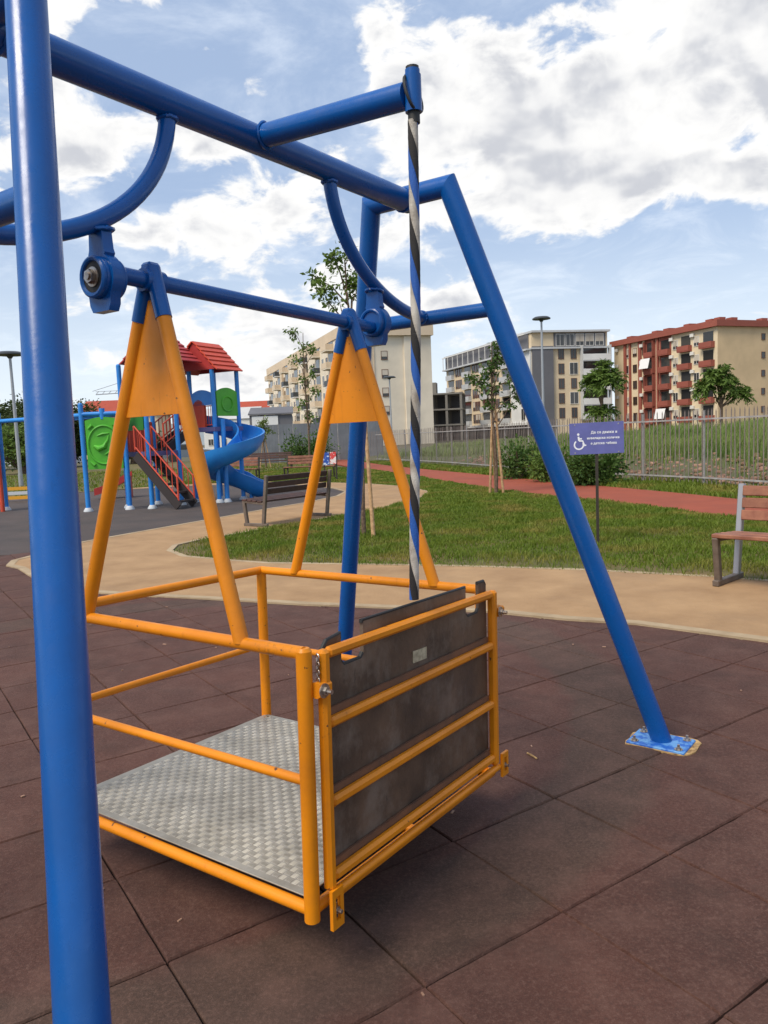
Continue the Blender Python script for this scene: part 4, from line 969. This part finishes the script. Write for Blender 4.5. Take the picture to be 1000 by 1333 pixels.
for (cx, cy, z) in ((-5.25, 17.65, 1.22), (-3.93, 18.5, 1.72)):
    q = L_(cx, cy); MB().box((q.x, q.y, z), (.90, .90, .10), Matrix.Rotation(A1, 3, 'Z')).build('deck', M['pg_purple'], pg, 0)
q = L_(-4.90, 17.65); gable_roof(pg, q.x, q.y, 3.22, 3.82, .70, .52, R(-24), 'pg_crimson', 'pg_crimson')
q = L_(-4.06, 18.5); gable_roof(pg, q.x, q.y, 3.06, 3.74, .64, .48, R(-27), 'pg_red', 'pg_crimson')
def panel(a, b, z0, z1, mt, arch=0., name='panel', thick=.05, **kw):
    a, b = L_(*a), L_(*b); d = (b - a); W_ = d.length; d.normalize(); nrm = Vector((d.y, -d.x, 0)); n = 12
    poly = [(0, z0), (W_, z0), (W_, z1)] + [(W_ * (1 - k / n), z1 + arch * math.sin(PI * k / n)) for k in range(1, n)] + [(0, z1)]
    return MB().extr(poly, a - nrm * thick / 2, d, (0, 0, 1), nrm, thick).build(name, M[mt], pg, 0, **kw), a, d, nrm, W_
lerp = lambda a, b, f: (a[0] + (b[0] - a[0]) * f, a[1] + (b[1] - a[1]) * f)
panel(t2[0], t2[1], 2.28, 2.52, 'pg_blue', .12, label='blue arched panel')
panel(lerp(t2[0], t2[1], .12), lerp(t2[0], t2[1], .62), 1.76, 2.30, 'pg_red', .12, label='red panel')
railing(pg, L_(*lerp(t2[0], t2[1], .04), 1.76), L_(*lerp(t2[0], t2[1], .96), 1.76), .50, 'pg_red', 9, .012)
po, a, d, nrm, W_ = panel(lerp(t2[1], t2[2], .1), lerp(t2[1], t2[2], .95), 2.02, 2.58, 'pg_green', .10, label='green panel')
mb = MB(); mb.tube([a + d * (W_ / 2 + .17 * math.cos(k)) + Vector((0, 0, 2.30 + .17 * math.sin(k))) + nrm * .03 for k in np.linspace(0, 2 * PI, 19)[:-1]], .022, 6, closed=True); mb.build('panel_ring', M['pg_green'], po)
panel(lerp(t1[0], t1[1], .1), lerp(t1[0], t1[1], .9), 1.75, 2.05, 'pg_dgreen', 0, label='dark green panel')
panel(t1[3], t1[0], 1.28, 1.95, 'pg_red', 0, label='red side panel')
for f in np.linspace(.1, .9, 6):
    q = L_(*lerp(t1[0], t1[1], f)); mb = MB(); mb.tube([q + Vector((0, 0, 1.25)), q + Vector((0, 0, 1.78))], .014, 6); mb.build('guard_bar', M['pg_red'], pg)
# stairs down to the right, and the short link up to the higher deck
stairs(pg, L_(-4.42, 16.55, .06), L_(-5.40, 16.95, 1.20), .62, 6, (.32, .95, 0))
stairs(pg, L_(-4.98, 17.75, 1.24), L_(-4.45, 18.25, 1.74), .62, 4, (-.5, .6, 0))
# curly slide: an open trough wound round its pole
def slide():
    c = L_(-3.55, 18.15); V = []; F = []; n = 66; prof_ = []
    for k in range(13):
        a = PI + PI * k / 12; prof_.append((.33 * math.cos(a), .42 * math.sin(a) + .26))
    prof2 = [(x * .86, y + .035 if abs(x) < .2 else y) for x, y in prof_][::-1]; pr = prof_ + prof2; K_ = len(pr); path3 = []
    for i in range(n):
        f = i / (n - 1)
        if f < .1: path3.append(Vector((c.x - .62 + .25 * (f / .1) , c.y + .42, 1.80 - .05 * f / .1)))
        elif f < .86:
            g_ = (f - .1) / .76; a = R(130) - g_ * R(420); path3.append(Vector((c.x + .50 * math.cos(a), c.y + .50 * math.sin(a), 1.75 - 1.35 * g_)))
        else:
            g_ = (f - .86) / .14; a = R(130) - R(420); st_ = Vector((c.x + .50 * math.cos(a), c.y + .50 * math.sin(a), .40)); path3.append(st_ + Vector((.55, .05, 0)) * g_ + Vector((0, 0, -.24 * math.sin(g_ * PI / 2))))
    for _ in range(3): path3 = [path3[0]] + [(path3[i - 1] + path3[i] * 2 + path3[i + 1]) / 4 for i in range(1, n - 1)] + [path3[-1]]
    for i in range(n):
        t_ = (path3[min(i + 1, n - 1)] - path3[max(i - 1, 0)]); s_ = t_.cross(Vector((0, 0, 1))).normalized(); u_ = s_.cross(t_).normalized()
        for x, y in pr: V.append(path3[i] + s_ * x + u_ * y)
    for i in range(n - 1):
        for j in range(K_): F.append((i * K_ + j, i * K_ + (j + 1) % K_, (i + 1) * K_ + (j + 1) % K_, (i + 1) * K_ + j))
    F += [tuple(range(K_)), tuple(range((n - 1) * K_, n * K_))[::-1]]
    MB().add(V, F).build('slide', M['pg_blue'], pg, 50)
    mb = MB(); mb.tube([(c.x - .12, c.y - .1, 0), (c.x - .12, c.y - .1, 1.95)], .055, 14); mb.build('slide_pole', M['pg_blue'], pg)
    mb = MB(); lathe_foot(mb, c.x - .12, c.y - .1); mb.build('post_foot', M['foot_white'], pg)
    mb = MB(); mb.tube([(c.x + .35, c.y + .5, 0), (c.x + .35, c.y + .5, .5)], .05, 12); mb.build('slide_leg', M['pg_blue'], pg)
slide()
# frame of overhead bars with the green relief panel
cf = thing('climbing_frame', 'blue climbing frame with overhead bars and a large green relief panel', 'climbing frame', (-6.55, 17.0, 0), 0)
CF = Vector((-6.55, 17.0, 0)); c_ = lambda x, y, z=0: Vector((x, y, z)) - CF
PA, PB, PC, PD = (-9.05, 18.4), (-6.55, 17.0), (-5.66, 17.1), (-8.0, 19.3)
for x, y in (PA, PB, PC, PD): q = c_(x, y); pg_post(q.x, q.y, 2.36 if (x, y) == PB else 2.3, cf)
for a, b, z in ((PA, PB, 2.12), (PB, PC, 2.14), (PD, PC, 2.12)):
    mb = MB(); mb.tube([c_(*a, z), c_(*b, z)], .05, 12); mb.build('overhead_bar', M['pg_blue'], cf)
for f in (.15, .3, .45, .6, .75, .9):
    mb = MB(); mb.tube([c_(*lerp(PA, PB, f), 2.12), c_(*lerp(PD, PC, f), 2.12)], .022, 8); mb.build('rung', M['pg_blue'], cf)
def green_panel():
    a, b = c_(*lerp(PB, PC, .09)), c_(*lerp(PB, PC, .93)); d = b - a; W_ = d.length; d.normalize(); nrm = Vector((d.y, -d.x, 0)); z0, z1 = .93, 2.0; n = 14
    poly = [(0, z0), (W_, z0), (W_, z1)] + [(W_ * (1 - k / n), z1 + .07 * math.sin(PI * k / n)) for k in range(1, n)] + [(0, z1)]
    o = MB().extr(poly, a, d, (0, 0, 1), nrm, .05).build('green_panel', M['pg_green'], cf, 0)
    C = lambda u_, v_: a + d * (W_ / 2 + u_) + Vector((0, 0, 1.46 + v_)) + nrm * .052
    mb = MB(); mb.tube([C(.34 * math.cos(k), .42 * math.sin(k)) for k in np.linspace(0, 2 * PI, 41)[:-1]], .024, 8, closed=True); mb.build('relief_ring', M['pg_green'], o)
    mb = MB()
    mb.tube([C(-.22, -.02), C(-.12, -.08), C(0, -.04), C(.04, .05)], [.03, .07, .06, .03], 10); mb.build('relief_animal', M['pg_green'], o)
    mb = MB(); mb.tube([C(.02, .02), C(.08, .10), C(.11, .21)], [.035, .025, .012], 8); mb.build('relief_neck', M['pg_green'], o)
    mb = MB(); mb.tube([C(-.14, .20), C(-.02, .24), C(.12, .25)], [.012, .03, .012], 8); mb.build('relief_cloud', M['pg_green'], o)
    mb = MB(); mb.tube([C(.0, -.22), C(.12, -.15), C(.24, -.20)], [.015, .04, .015], 8); mb.build('relief_leaf', M['pg_green'], o)
    for sx in (-1, 1):
        for sz in (-1, 1): mb = MB(); mb.tube([C(sx * (W_ / 2 - .15), sz * .44), C(sx * (W_ / 2 - .06), sz * .36)], [.045, .03], 8); mb.build('relief_corner', M['pg_green'], o)
    q = a + d * (W_ * .5); 
    MB().bar(a + Vector((0, 0, z0 + .03)), b + Vector((0, 0, z0 + .03)), .07, .04).build('panel_rail', M['pg_dgreen'], o, 0)
green_panel()
mb = MB(); mb.tube([c_(*lerp(PB, PC, .5), 2.02), c_(*lerp(PB, PC, .5), 2.26)], .06, 12); mb.build('bar_joint', M['pg_blue'], cf)
# red climbing wall at the left edge
rw = thing('red_play_panel', 'tall red plastic climbing panel cut by the left frame edge', 'play panel', (-9.36, 18.05, 0), R(-5))
MB().box((0, 0, 1.45), (.75, .06, 1.3), None, .02).build('board', M['pg_red'], rw, 0)
for x in (-.4, .4): mb = MB(); mb.tube([(x, .02, 0), (x, .02, 2.2)], .05, 12); mb.build('post', M['pg_red'], rw)
for k in range(5): mb = MB(); mb.tube([(-.36, -.01, .2 + k * .14), (.36, -.01, .2 + k * .14)], .02, 8); mb.build('rung', M['pg_red'], rw)
for x, z in ((.2, 1.2), (-.1, 1.5), (.22, 1.75), (.05, 1.0)): mb = MB(); mb.tube([(x, -.03, z), (x, -.07, z)], [.07, .04], 10); mb.build('hand_hold', M['pg_yellow'], rw)
# low yellow barrier and the red crawler
yb = thing('yellow_barrier', 'low yellow and white barred barrier behind the climbing frame at the left', 'barrier', (-10.0, 21.6, 0), R(5))
for x in (-.55, .55): mb = MB(); mb.tube([(x, 0, 0), (x, 0, .42)], .03, 10); mb.build('post', M['pg_yellow'], yb)
for k, mk in enumerate(('pg_yellow', 'foot_white', 'pg_yellow')): MB().box((0, 0, .10 + k * .13), (1.2, .03, .09)).build('plank', M[mk], yb, 0)
rc = thing('red_toddler_slide', 'small dark red toddler slide on the rubber ground under the green panel', 'toddler slide', (-7.45, 21.2, 0), R(10))
V = []; F = []
for i in range(9):
    f = i / 8; x = -.45 + .95 * f; z = .16 + .42 * f ** 1.3
    for y, dz in ((-.24, .14), (-.24, 0), (-.19, .02), (.19, .02), (.24, 0), (.24, .14), (.27, .14), (.27, -.05), (-.27, -.05), (-.27, .14)): V.append((x, y, z + dz))
for i in range(8):
    for j in range(10): F.append((i * 10 + j, i * 10 + (j + 1) % 10, i * 10 + 10 + (j + 1) % 10, i * 10 + 10 + j))
F += [tuple(range(10)), tuple(range(80, 90))[::-1]]
MB().add(V, F).build('chute', M['pg_crimson'], rc, 0)
for x, h in ((-.05, .24), (.42, .52)): MB().box((x, 0, h / 2), (.16, .34, h)).build('foot', M['pg_crimson'], rc, 0)

# ------------------------------------------------------------------ flats
def win_mesh(w, h, frame, recess=.14):
    """window: frame with middle mullion round a recessed pane; local x right, z up, -y out"""
    mb = MB(); f = .07
    mb.b2((-w / 2 - f, -.05, -h / 2 - f), (-w / 2, .02, h / 2 + f)); mb.b2((w / 2, -.05, -h / 2 - f), (w / 2 + f, .02, h / 2 + f))
    mb.b2((-w / 2, -.05, h / 2), (w / 2, .02, h / 2 + f)); mb.b2((-w / 2, -.10, -h / 2 - f), (w / 2, .02, -h / 2))
    if w > .9: mb.b2((-.03, -.03, -h / 2), (.03, .01, h / 2))
    fm = mb.mesh('window', frame, 0); pm = MB().b2((-w / 2, -.012, -h / 2), (w / 2, .0, h / 2)).mesh('pane', M['glass'], 0)
    sm = MB().b2((-w / 2, -.03, -h / 2 + h * .35), (w / 2, -.014, h / 2)).mesh('blind', M['shutter'], 0)
    return fm, pm, sm
class Facade:
    """a wall plane of a building: origin at its left lower corner seen from outside, x to the right, -y outwards"""
    def __init__(s, b, a, c):
        s.b = b; s.a = Vector(a); d = Vector(c) - s.a; s.L = d.length; s.ang = math.atan2(d.y, d.x); s.d = d.normalized(); s.n = Vector((s.d.y, -s.d.x, 0))
    def at(s, x, z, out=0.): return s.a + s.d * x + s.n * out + Vector((0, 0, z))
    def put(s, name, me, x, z, out=0., parent=None, **kw):
        return link(name, me, s.b, s.at(x, z, out), (0, 0, s.ang), **kw)
    def window(s, ms, x, z, blind=0.):
        o = s.put('window', ms[0], x, z, .004); p_ = link('pane', ms[1], o)
        if random.random() < blind: link('blind', ms[2], o)
        return o
    def slab(s, name, x0, x1, z0, z1, o0, o1, mt):
        """box on the facade standing out from o0 to o1"""
        mb = MB(); mb.b2((x0, -o1, z0), (x1, -o0, z1)); return link(name, mb.mesh(name, mt, 0), s.b, s.at(0, 0), (0, 0, s.ang))
    def balcony_mesh(s, w, h, depth, slab, para, rail=True, fins=True, para_h=.95):
        mb = MB(); mb.k = 0
        mb.b2((-w / 2, -depth, -.12), (w / 2, -.01, .06))
        mb.k = 1; mb.b2((-w / 2, -depth - .03, .06), (w / 2, -depth + .06, para_h)); mb.b2((-w / 2, -depth + .06, .06), (-w / 2 + .07, -.01, para_h)); mb.b2((w / 2 - .07, -depth + .06, .06), (w / 2, -.01, para_h))
        mb.k = 2; mb.b2((-w / 2 + .25, -.05, .06), (w / 2 - .3, -.005, h - .35))
        if fins: mb.k = 0; mb.b2((-w / 2 - .10, -depth, .06), (-w / 2, -.01, h - .12)); mb.b2((w / 2, -depth, .06), (w / 2 + .10, -.01, h - .12))
        return mb.mesh('balcony', [slab, para, M['glass']], 0)
def block(name, label, cat, corner, lw, rw_, H, wall_l, wall_r, back=14):
    """a block of flats with a corner towards the camera: left facade runs from lw to corner, right one from corner to rw_"""
    b = thing(name, label, cat, (corner[0], corner[1], 0)); c0 = Vector((corner[0], corner[1], 0))
    l = Vector((lw[0], lw[1], 0)) - c0; r = Vector((rw_[0], rw_[1], 0)) - c0; z = Vector((0, 0, 0))
    p = [l, z, r, l + r]
    V = [q + Vector((0, 0, -.5)) for q in p] + [q + Vector((0, 0, H)) for q in p]
    mb = MB(); mb.k = 0; mb.add(V, [(0, 1, 5, 4), (2, 3, 7, 6), (3, 0, 4, 7), (4, 5, 6, 7)]); mb.k = 1; mb.add([V[1], V[2], V[6], V[5]], [(0, 1, 2, 3)])
    mb.build('wall', [wall_l, wall_r], b, 0)
    return b, Facade(b, l, z), Facade(b, z, r), p
AC = MB().box((0, -.2, 0), (.8, .34, .55), None, .03).mesh('air_conditioner', M['frame_white'], 0)
def ring_cornice(b, p, z, h, out, mt, name='cornice'):
    n = len(p); c = sum(p, Vector()) / n; q = [v + (v - c).normalized() * out * 1.4 for v in p]
    MB().add([v + Vector((0, 0, z)) for v in q] + [v + Vector((0, 0, z + h)) for v in q], [(3, 2, 1, 0), (4, 5, 6, 7)] + [(i, (i + 1) % n, n + (i + 1) % n, n + i) for i in range(n)]).build(name, mt, b, 0)

# cream block with the blank end wall
H1 = 17.3
b1, fl, fr_, p1 = block('apartment_block', 'long cream apartment block with a blank end wall and many small balconies', 'apartment block', (-5.2, 116), (-25.5, 180), (8.3, 120), H1, M['w_cream'], M['w_cream'])
ring_cornice(b1, p1, H1 - .9, 1.5, .55, M['w_cream_dark'])
wm = win_mesh(1.25, 1.5, M['frame_white']); ws = win_mesh(.9, 1.2, M['frame_brown'])
bal = fl.balcony_mesh(3.4, 2.75, 1.25, M['w_cream'], M['w_cream_dark'], fins=False); balg = fl.balcony_mesh(2.6, 2.75, 1.0, M['w_white'], M['lamp_dark'], fins=False)
for fl_ in range(6):
    z = 1.2 + fl_ * 2.75
    for k in range(7):
        x = 4.5 + k * 9.3
        fl.put('balcony', bal if (k + fl_) % 3 else balg, x, z); fl.window(wm, x + 3.6, z + 1.35, .4); fl.window(ws, x - 3.0, z + 1.4, .2)
    if fl_ % 2 == 0 or True:
        fr_.window(ws, 6.5, z + 1.3, .5); fr_.window(ws, 2.2, z + 1.3, .5)
for x in (4.3, 4.75): fr_.slab('wall_rib', x, x + .12, 0, H1 - .9, 0, .16, M['w_cream_dark'])
fr_.slab('wall_pier', 9.6, 10.9, 0, H1 - .95, 0, .35, M['w_cream'])
for x in (18, 41): fl.slab('stair_bay', x, x + 1.3, 0, H1 - .95, 0, .4, M['w_cream_dark'])

# block with the dark grey stair wall
H2 = 18.4
b2, fl, fr_, p2 = block('apartment_block', 'modern beige and white apartment block with a dark grey stair wall and glazed top floor', 'apartment block', (27.3, 138), (15.6, 178), (41.6, 141), H2, M['w_beige'], M['w_beige'])
ring_cornice(b2, p2, H2, .35, .5, M['w_pale'])
wm = win_mesh(1.0, 1.7, M['frame_brown']); wt2 = win_mesh(1.5, 2.0, M['frame_white'])
bal = fl.balcony_mesh(3.6, 2.62, .7, M['w_white'], M['w_pale'], para_h=.95, fins=False); balw = fl.balcony_mesh(5.4, 2.85, 1.2, M['w_pale'], M['w_white'], para_h=1.15)
fl.slab('ground_floor_shade', 0, fl.L, -.4, 2.3, .05, .12, M['dark']); fl.slab('floor_band', 0, fl.L, 2.3, 2.75, 0, .6, M['w_white'])  # first slab paints the shade under the white band as a near-black sheet
fl.slab('top_band', 0, fl.L, H2 - 3.0, H2 - 2.7, 0, 1.0, M['w_pale']); fl.slab('top_floor', 0, fl.L - 1.0, H2 - 2.7, H2 - .1, 0, .15, M['w_grey'])
for k in range(12): fl.window(wt2, 1.8 + k * 3.3, H2 - 1.35, .3)
for k in range(14): fl.slab('pergola_post', .4 + k * 2.9, .52 + k * 2.9, H2 - 2.7, H2 - .1, .85, .97, M['frame_white'])
fl.slab('pergola_beam', 0, fl.L - 1, H2 - .2, H2 - .02, .8, 1.0, M['frame_white'])
fl.slab('white_bay', fl.L - 8, fl.L - .05, 2.75, H2 - 3.0, 0, .35, M['w_white'])
for fl_ in range(5):
    z = 2.8 + fl_ * 2.62
    for k in range(4):
        x = 3.0 + k * 9.4
        fl.put('balcony', bal, x, z, label=None) if False else fl.put('balcony', bal, x, z)
        for q in (3.1, 4.4, 5.7): fl.window(wm, x + q, z + 1.35, .3)
    fl.put('window', wt2[0], fl.L - 3, z + 1.4, .36); fl.put('pane', wt2[1], fl.L - 3, z + 1.4, .36)
    # right facade: grey wall, beige wall with windows, recessed balconies
    fr_.window(wm, 5.6, z + 1.35, .4); fr_.window(wt2, 8.0, z + 1.35, .3) if fl_ % 2 else fr_.window(wm, 8.0, z + 1.35, .3)
    fr_.put('balcony', balw, 12.0, z); 
    if fl_ in (1, 3): fr_.put('air_conditioner', AC, 4.6 + 5.2 * (fl_ % 2), z + 1.0, 0)
fr_.slab('grey_wall', 0, 3.9, 0, H2 - 2.4, 0, .5, M['w_grey'])
fr_.slab('beige_wall', 3.95, 9.9, 0, H2 - 2.75, 0, .3, M['w_beige']) if False else None
fr_.slab('top_floor', 4.2, 14.2, H2 - 2.6, H2 - .1, 0, .12, M['w_grey'])
for k in range(5): fr_.window(wt2, 5.4 + k * 1.9, H2 - 1.35, .3).location += fr_.n * .13
fr_.slab('top_band', -.3, fr_.L + .3, H2 - 2.9, H2 - 2.6, 0, .6, M['w_pale'])
rr_ = MB(); cxy = sum(p2, Vector()) / 4
rr_.add([v * .9 + cxy * .1 + Vector((0, 0, H2 + .36)) for v in p2] + [v * .35 + cxy * .65 + Vector((0, 0, H2 + 1.9)) for v in p2], [(4, 5, 6, 7)] + [(i, (i + 1) % 4, 4 + (i + 1) % 4, 4 + i) for i in range(4)]); rr_.build('roof', M['w_pale'], b2, 0)

# red balconied block
H3 = 16.5
b3, fl, fr_, p3 = block('apartment_block', 'tan apartment block with dark red balconies and a red cornice at the right', 'apartment block', (52.4, 120), (43.9, 144.5), (82, 132), H3, M['w_tan'], M['w_beige2'])
ring_cornice(b3, p3, H3 - .5, .95, .6, M['w_red'])
wm = win_mesh(1.1, 1.4, M['frame_white']); ws = win_mesh(.7, .9, M['frame_brown']); wl = win_mesh(1.0, 1.3, M['frame_brown'])
bal = fl.balcony_mesh(2.7, 2.8, .75, M['w_red'], M['w_red'], fins=False, para_h=.85); balb = fl.balcony_mesh(2.2, 2.8, .6, M['w_red'], M['w_red'], para_h=.85)
for k in range(2):
    for (x0, x1) in ((3.1, 3.7), (4.6, 5.0), (7.2, 7.9), (12.1, 12.5)): fl.slab('red_pilaster', x0, x1, 0, H3 - .5, 0, .3 + .05 * k, M['w_red']) if k == 0 else None
for x0, x1 in ((8.7, 11.6), (12.6, 15.5)): fl.slab('red_bay', x0, x1, .2, H3 - .5, 0, .035, M['w_red'])
for fl_ in range(5):
    z = 1.6 + fl_ * 2.85
    for x, me in ((10.2, balb), (14.1, bal), (19.0, bal), (24.0, bal)): fl.put('balcony', me, x, z)
    for x in (4.15, 16.5, 21.4): fl.window(wm, x, z + 1.3, .6)
    fl.window(wl, 8.6, z + 1.3, .1); fl.window(wl, 6.0, z + 1.3, .3)
    for x in (15.7, 20.6): fl.put('air_conditioner', AC, x, z + 2.3, 0)
    for x in (.9, 8.0): fl.put('air_conditioner', AC, x, z + 2.2, 0)
    for x in (9.5, 12.2): fr_.window(ws, x, z + 1.5, .3)
    fr_.put('air_conditioner', AC, 12.2, z + .6, 0) if fl_ % 2 else None
for x, z in ((10.2, 10.35), (14.1, 1.6)):
    mb = MB(); mb.add([(-1.2, -1.12, 2.4), (1.2, -1.12, 2.4), (1.2, -1.55, .7), (-1.2, -1.55, .7)], [(0, 1, 2, 3)]); mb.add([(-1.2, -1.08, 2.4), (1.2, -1.08, 2.4), (1.2, -1.51, .7), (-1.2, -1.51, .7)], [(3, 2, 1, 0)])
    fl.put('awning', mb.mesh('awning', M['awning'], 0), x, z)
for x in (2, 9, 12, 17, 22): 
    q = fl.at(x, H3 + .45, -2.5); MB().box((q.x, q.y, q.z + .3), (1.4, 1.4, .8), Matrix.Rotation(fl.ang, 3, 'Z')).build('chimney', M['w_red'], b3, 0)
for x in (3, 5.5, 12): 
    q = fr_.at(x, H3 + .45, -2.5); MB().box((q.x, q.y, q.z + .3), (1.2, 1.2, 1.0), Matrix.Rotation(fl.ang, 3, 'Z')).build('chimney', M['w_red'], b3, 0)

# raw concrete frame of an unfinished building
cb = thing('unfinished_building', 'raw concrete frame of an unfinished building between the cream and the beige flats', 'building', (11.6, 150, 0), R(-10))
for z in (3.0, 6.0, 9.0): MB().box((0, 4, z), (9, 9, .3)).build('floor_slab', M['w_concrete'], cb, 0)
for x in (-4.2, -1.4, 1.4, 4.2):
    for y in (-.2, 4, 8.2): MB().box((x, y, 4.4), (.45, .45, 9.0)).build('column', M['w_concrete'], cb, 0)
MB().box((-2.2, 3, 10.2), (3, 3, 2.3)).build('stair_head', M['w_concrete'], cb, 0); MB().box((0, 8.35, 4.5), (9, .2, 9)).build('rear_wall', M['w_grey'], cb, 0)

# pale shed and houses beyond the park
sh = thing('pale_shed', 'pale grey sheet clad shed with a white front behind the curly slide', 'shed', (-9.3, 66, 0), R(6))
MB().box((0, 2, 1.8), (3.6, 4, 3.6)).build('wall', M['w_grey'], sh, 0); MB().box((-.5, -.06, 1.75), (2.2, .1, 3.5)).build('front_sheet', M['w_white'], sh, 0)
MB().add([(-1.9, -.2, 3.6), (1.9, -.2, 3.6), (1.9, 4.2, 4.3), (-1.9, 4.2, 4.3), (-1.9, -.2, 3.72), (1.9, -.2, 3.72), (1.9, 4.2, 4.42), (-1.9, 4.2, 4.42)], [(0, 1, 2, 3), (4, 5, 6, 7), (0, 1, 5, 4), (1, 2, 6, 5), (2, 3, 7, 6), (3, 0, 4, 7)]).build('roof', M['w_grey'], sh, 0)
def house(label, x, y, w, d_, h, wall, roof, rz, gable=True):
    t = thing('house', label, 'house', (x, y, 0), rz, 'low houses beyond the park'); MB().b2((-w / 2, 0, -.5), (w / 2, d_, h)).build('wall', wall, t, 0)
    hy = h + w * .22 if gable else h + .3
    V = [(-w / 2 - .3, -.3, h), (w / 2 + .3, -.3, h), (w / 2 + .3, d_ + .3, h), (-w / 2 - .3, d_ + .3, h), (-w / 2 - .3, d_ / 2, hy), (w / 2 + .3, d_ / 2, hy)]
    MB().add(V, [(0, 1, 5, 4), (2, 3, 4, 5), (0, 4, 3), (1, 2, 5), (3, 2, 1, 0)]).build('roof', roof, t, 0)
    me = win_mesh(1.1, 1.3, M['frame_white'])
    for k in range(max(1, int(w / 3))):
        for z in np.arange(1.6, h - .9, 2.8):
            o = link('window', me[0], t, (-w / 2 + 1.5 + k * 3, -.01, z)); link('pane', me[1], o)
house('house with an orange tiled roof beside the green play panel, behind the red roofed tower', -31, 92, 9, 8, 5.2, M['w_beige'], M['w_roofred'], R(4))
house('white low house far behind the curly slide', -33, 170, 12, 8, 6.5, M['w_white'], M['w_pale'], R(-5))
house('grey flat roofed house far off to the right of the slide', -27, 190, 14, 9, 9, M['w_pale'], M['w_grey'], R(3), False)
house('pale house far off left of the cream flats', -38, 230, 16, 9, 10, M['w_white'], M['w_roofred'], R(-3))
house('small white house at the far left under the dark trees', -36, 80, 8, 6, 3.2, M['w_white'], M['w_roofred'], R(12))
# parked cars far behind
def car(label, x, y, rz, body):
    t = thing('parked_car', label, 'car', (x, y, 0), rz, 'cars parked beyond the park')
    side = [(-2.1, .35), (2.1, .35), (2.12, .72), (1.95, .86), (1.1, .95), (.45, 1.42), (-1.2, 1.45), (-1.95, .98), (-2.12, .8)]
    MB().extr(side, (0, -.82, 0), (1, 0, 0), (0, 0, 1), (0, 1, 0), 1.64).build('body', body, t, 0)
    for e in (-.826, .826):
        MB().extr([(-1.5, .98), (.85, .98), (.38, 1.35), (-1.12, 1.37)], (0, e - .006, 0), (1, 0, 0), (0, 0, 1), (0, 1, 0), .012).build('window', M['glass'], t, 0)
        for wx in (-1.3, 1.3): mb = MB(); mb.tube([(wx, e - .1, .33), (wx, e + .03, .33)], .33, 18); mb.build('wheel', M['black_rubber'], t)
white = mat('car_white', lin(215, 218, 222), .25, coat=.5); blue_ = mat('car_grey', lin(95, 105, 118), .25, coat=.5)
car('white parked car behind the far red brown bench', -10.6, 62, R(8), white); car('grey parked car beside the white one behind the curly slide', -15.6, 63, R(4), blue_)
# far tower crane
cn = thing('tower_crane', 'thin grey tower crane far off above the climbing frame', 'crane', (-83, 250, 0), R(0))
mb = MB(); 
for sx in (-.6, .6):
    for sy in (-.6, .6): mb.bar((sx, sy, 0), (sx, sy, 22), .15, .15)
for k in range(12): mb.bar((-.6, -.6, k * 1.8), (.6, -.6, k * 1.8 + 1.8), .10, .10)
mb.build('mast', M['lamp'], cn, 0)
mb = MB(); mb.bar((-8, 0, 18.5), (14, 0, 18.9), .3, .3); mb.bar((-8, 0, 19.4), (14, 0, 19.6), .14, .14)
for k in range(11): mb.bar((-8 + k * 2, 0, 18.5), (-7 + k * 2, 0, 19.5), .14, .14)
mb.build('jib', M['lamp'], cn, 0); MB().bar((0, 0, 22), (-9, 0, 19.6), .15, .15).build('stay', M['lamp'], cn, 0)

# small pale litter, bark chips and a twig on the rubber tiles
mb = MB()
for _ in range(150):
    x, y = random.uniform(-4.5, 3.6), random.uniform(.9, 8.5)
    if not inside(np.array([(x, y)]), bed_poly)[0] or inside(np.array([(x, y)]), path_poly)[0]: continue
    q = random.uniform(.003, .011); mb.box((x, y, .003), (q * random.uniform(1, 3.2), q, .005), Matrix.Rotation(random.uniform(0, 3), 3, 'Z'), .001)
mb.build('litter', M['stone'], None, 0, kind='stuff')
mb = MB(); mb.tube([(0, 0, .005), (.012, -.03, .008), (.03, -.062, .005)], [.004, .005, .003], 6)
tw = mb.build('twig', M['tan'], None, 30, label='little pale dry twig lying on the rubber tiles right of the ramp gate', category='twig'); tw.location = (.575, 3.20, 0)
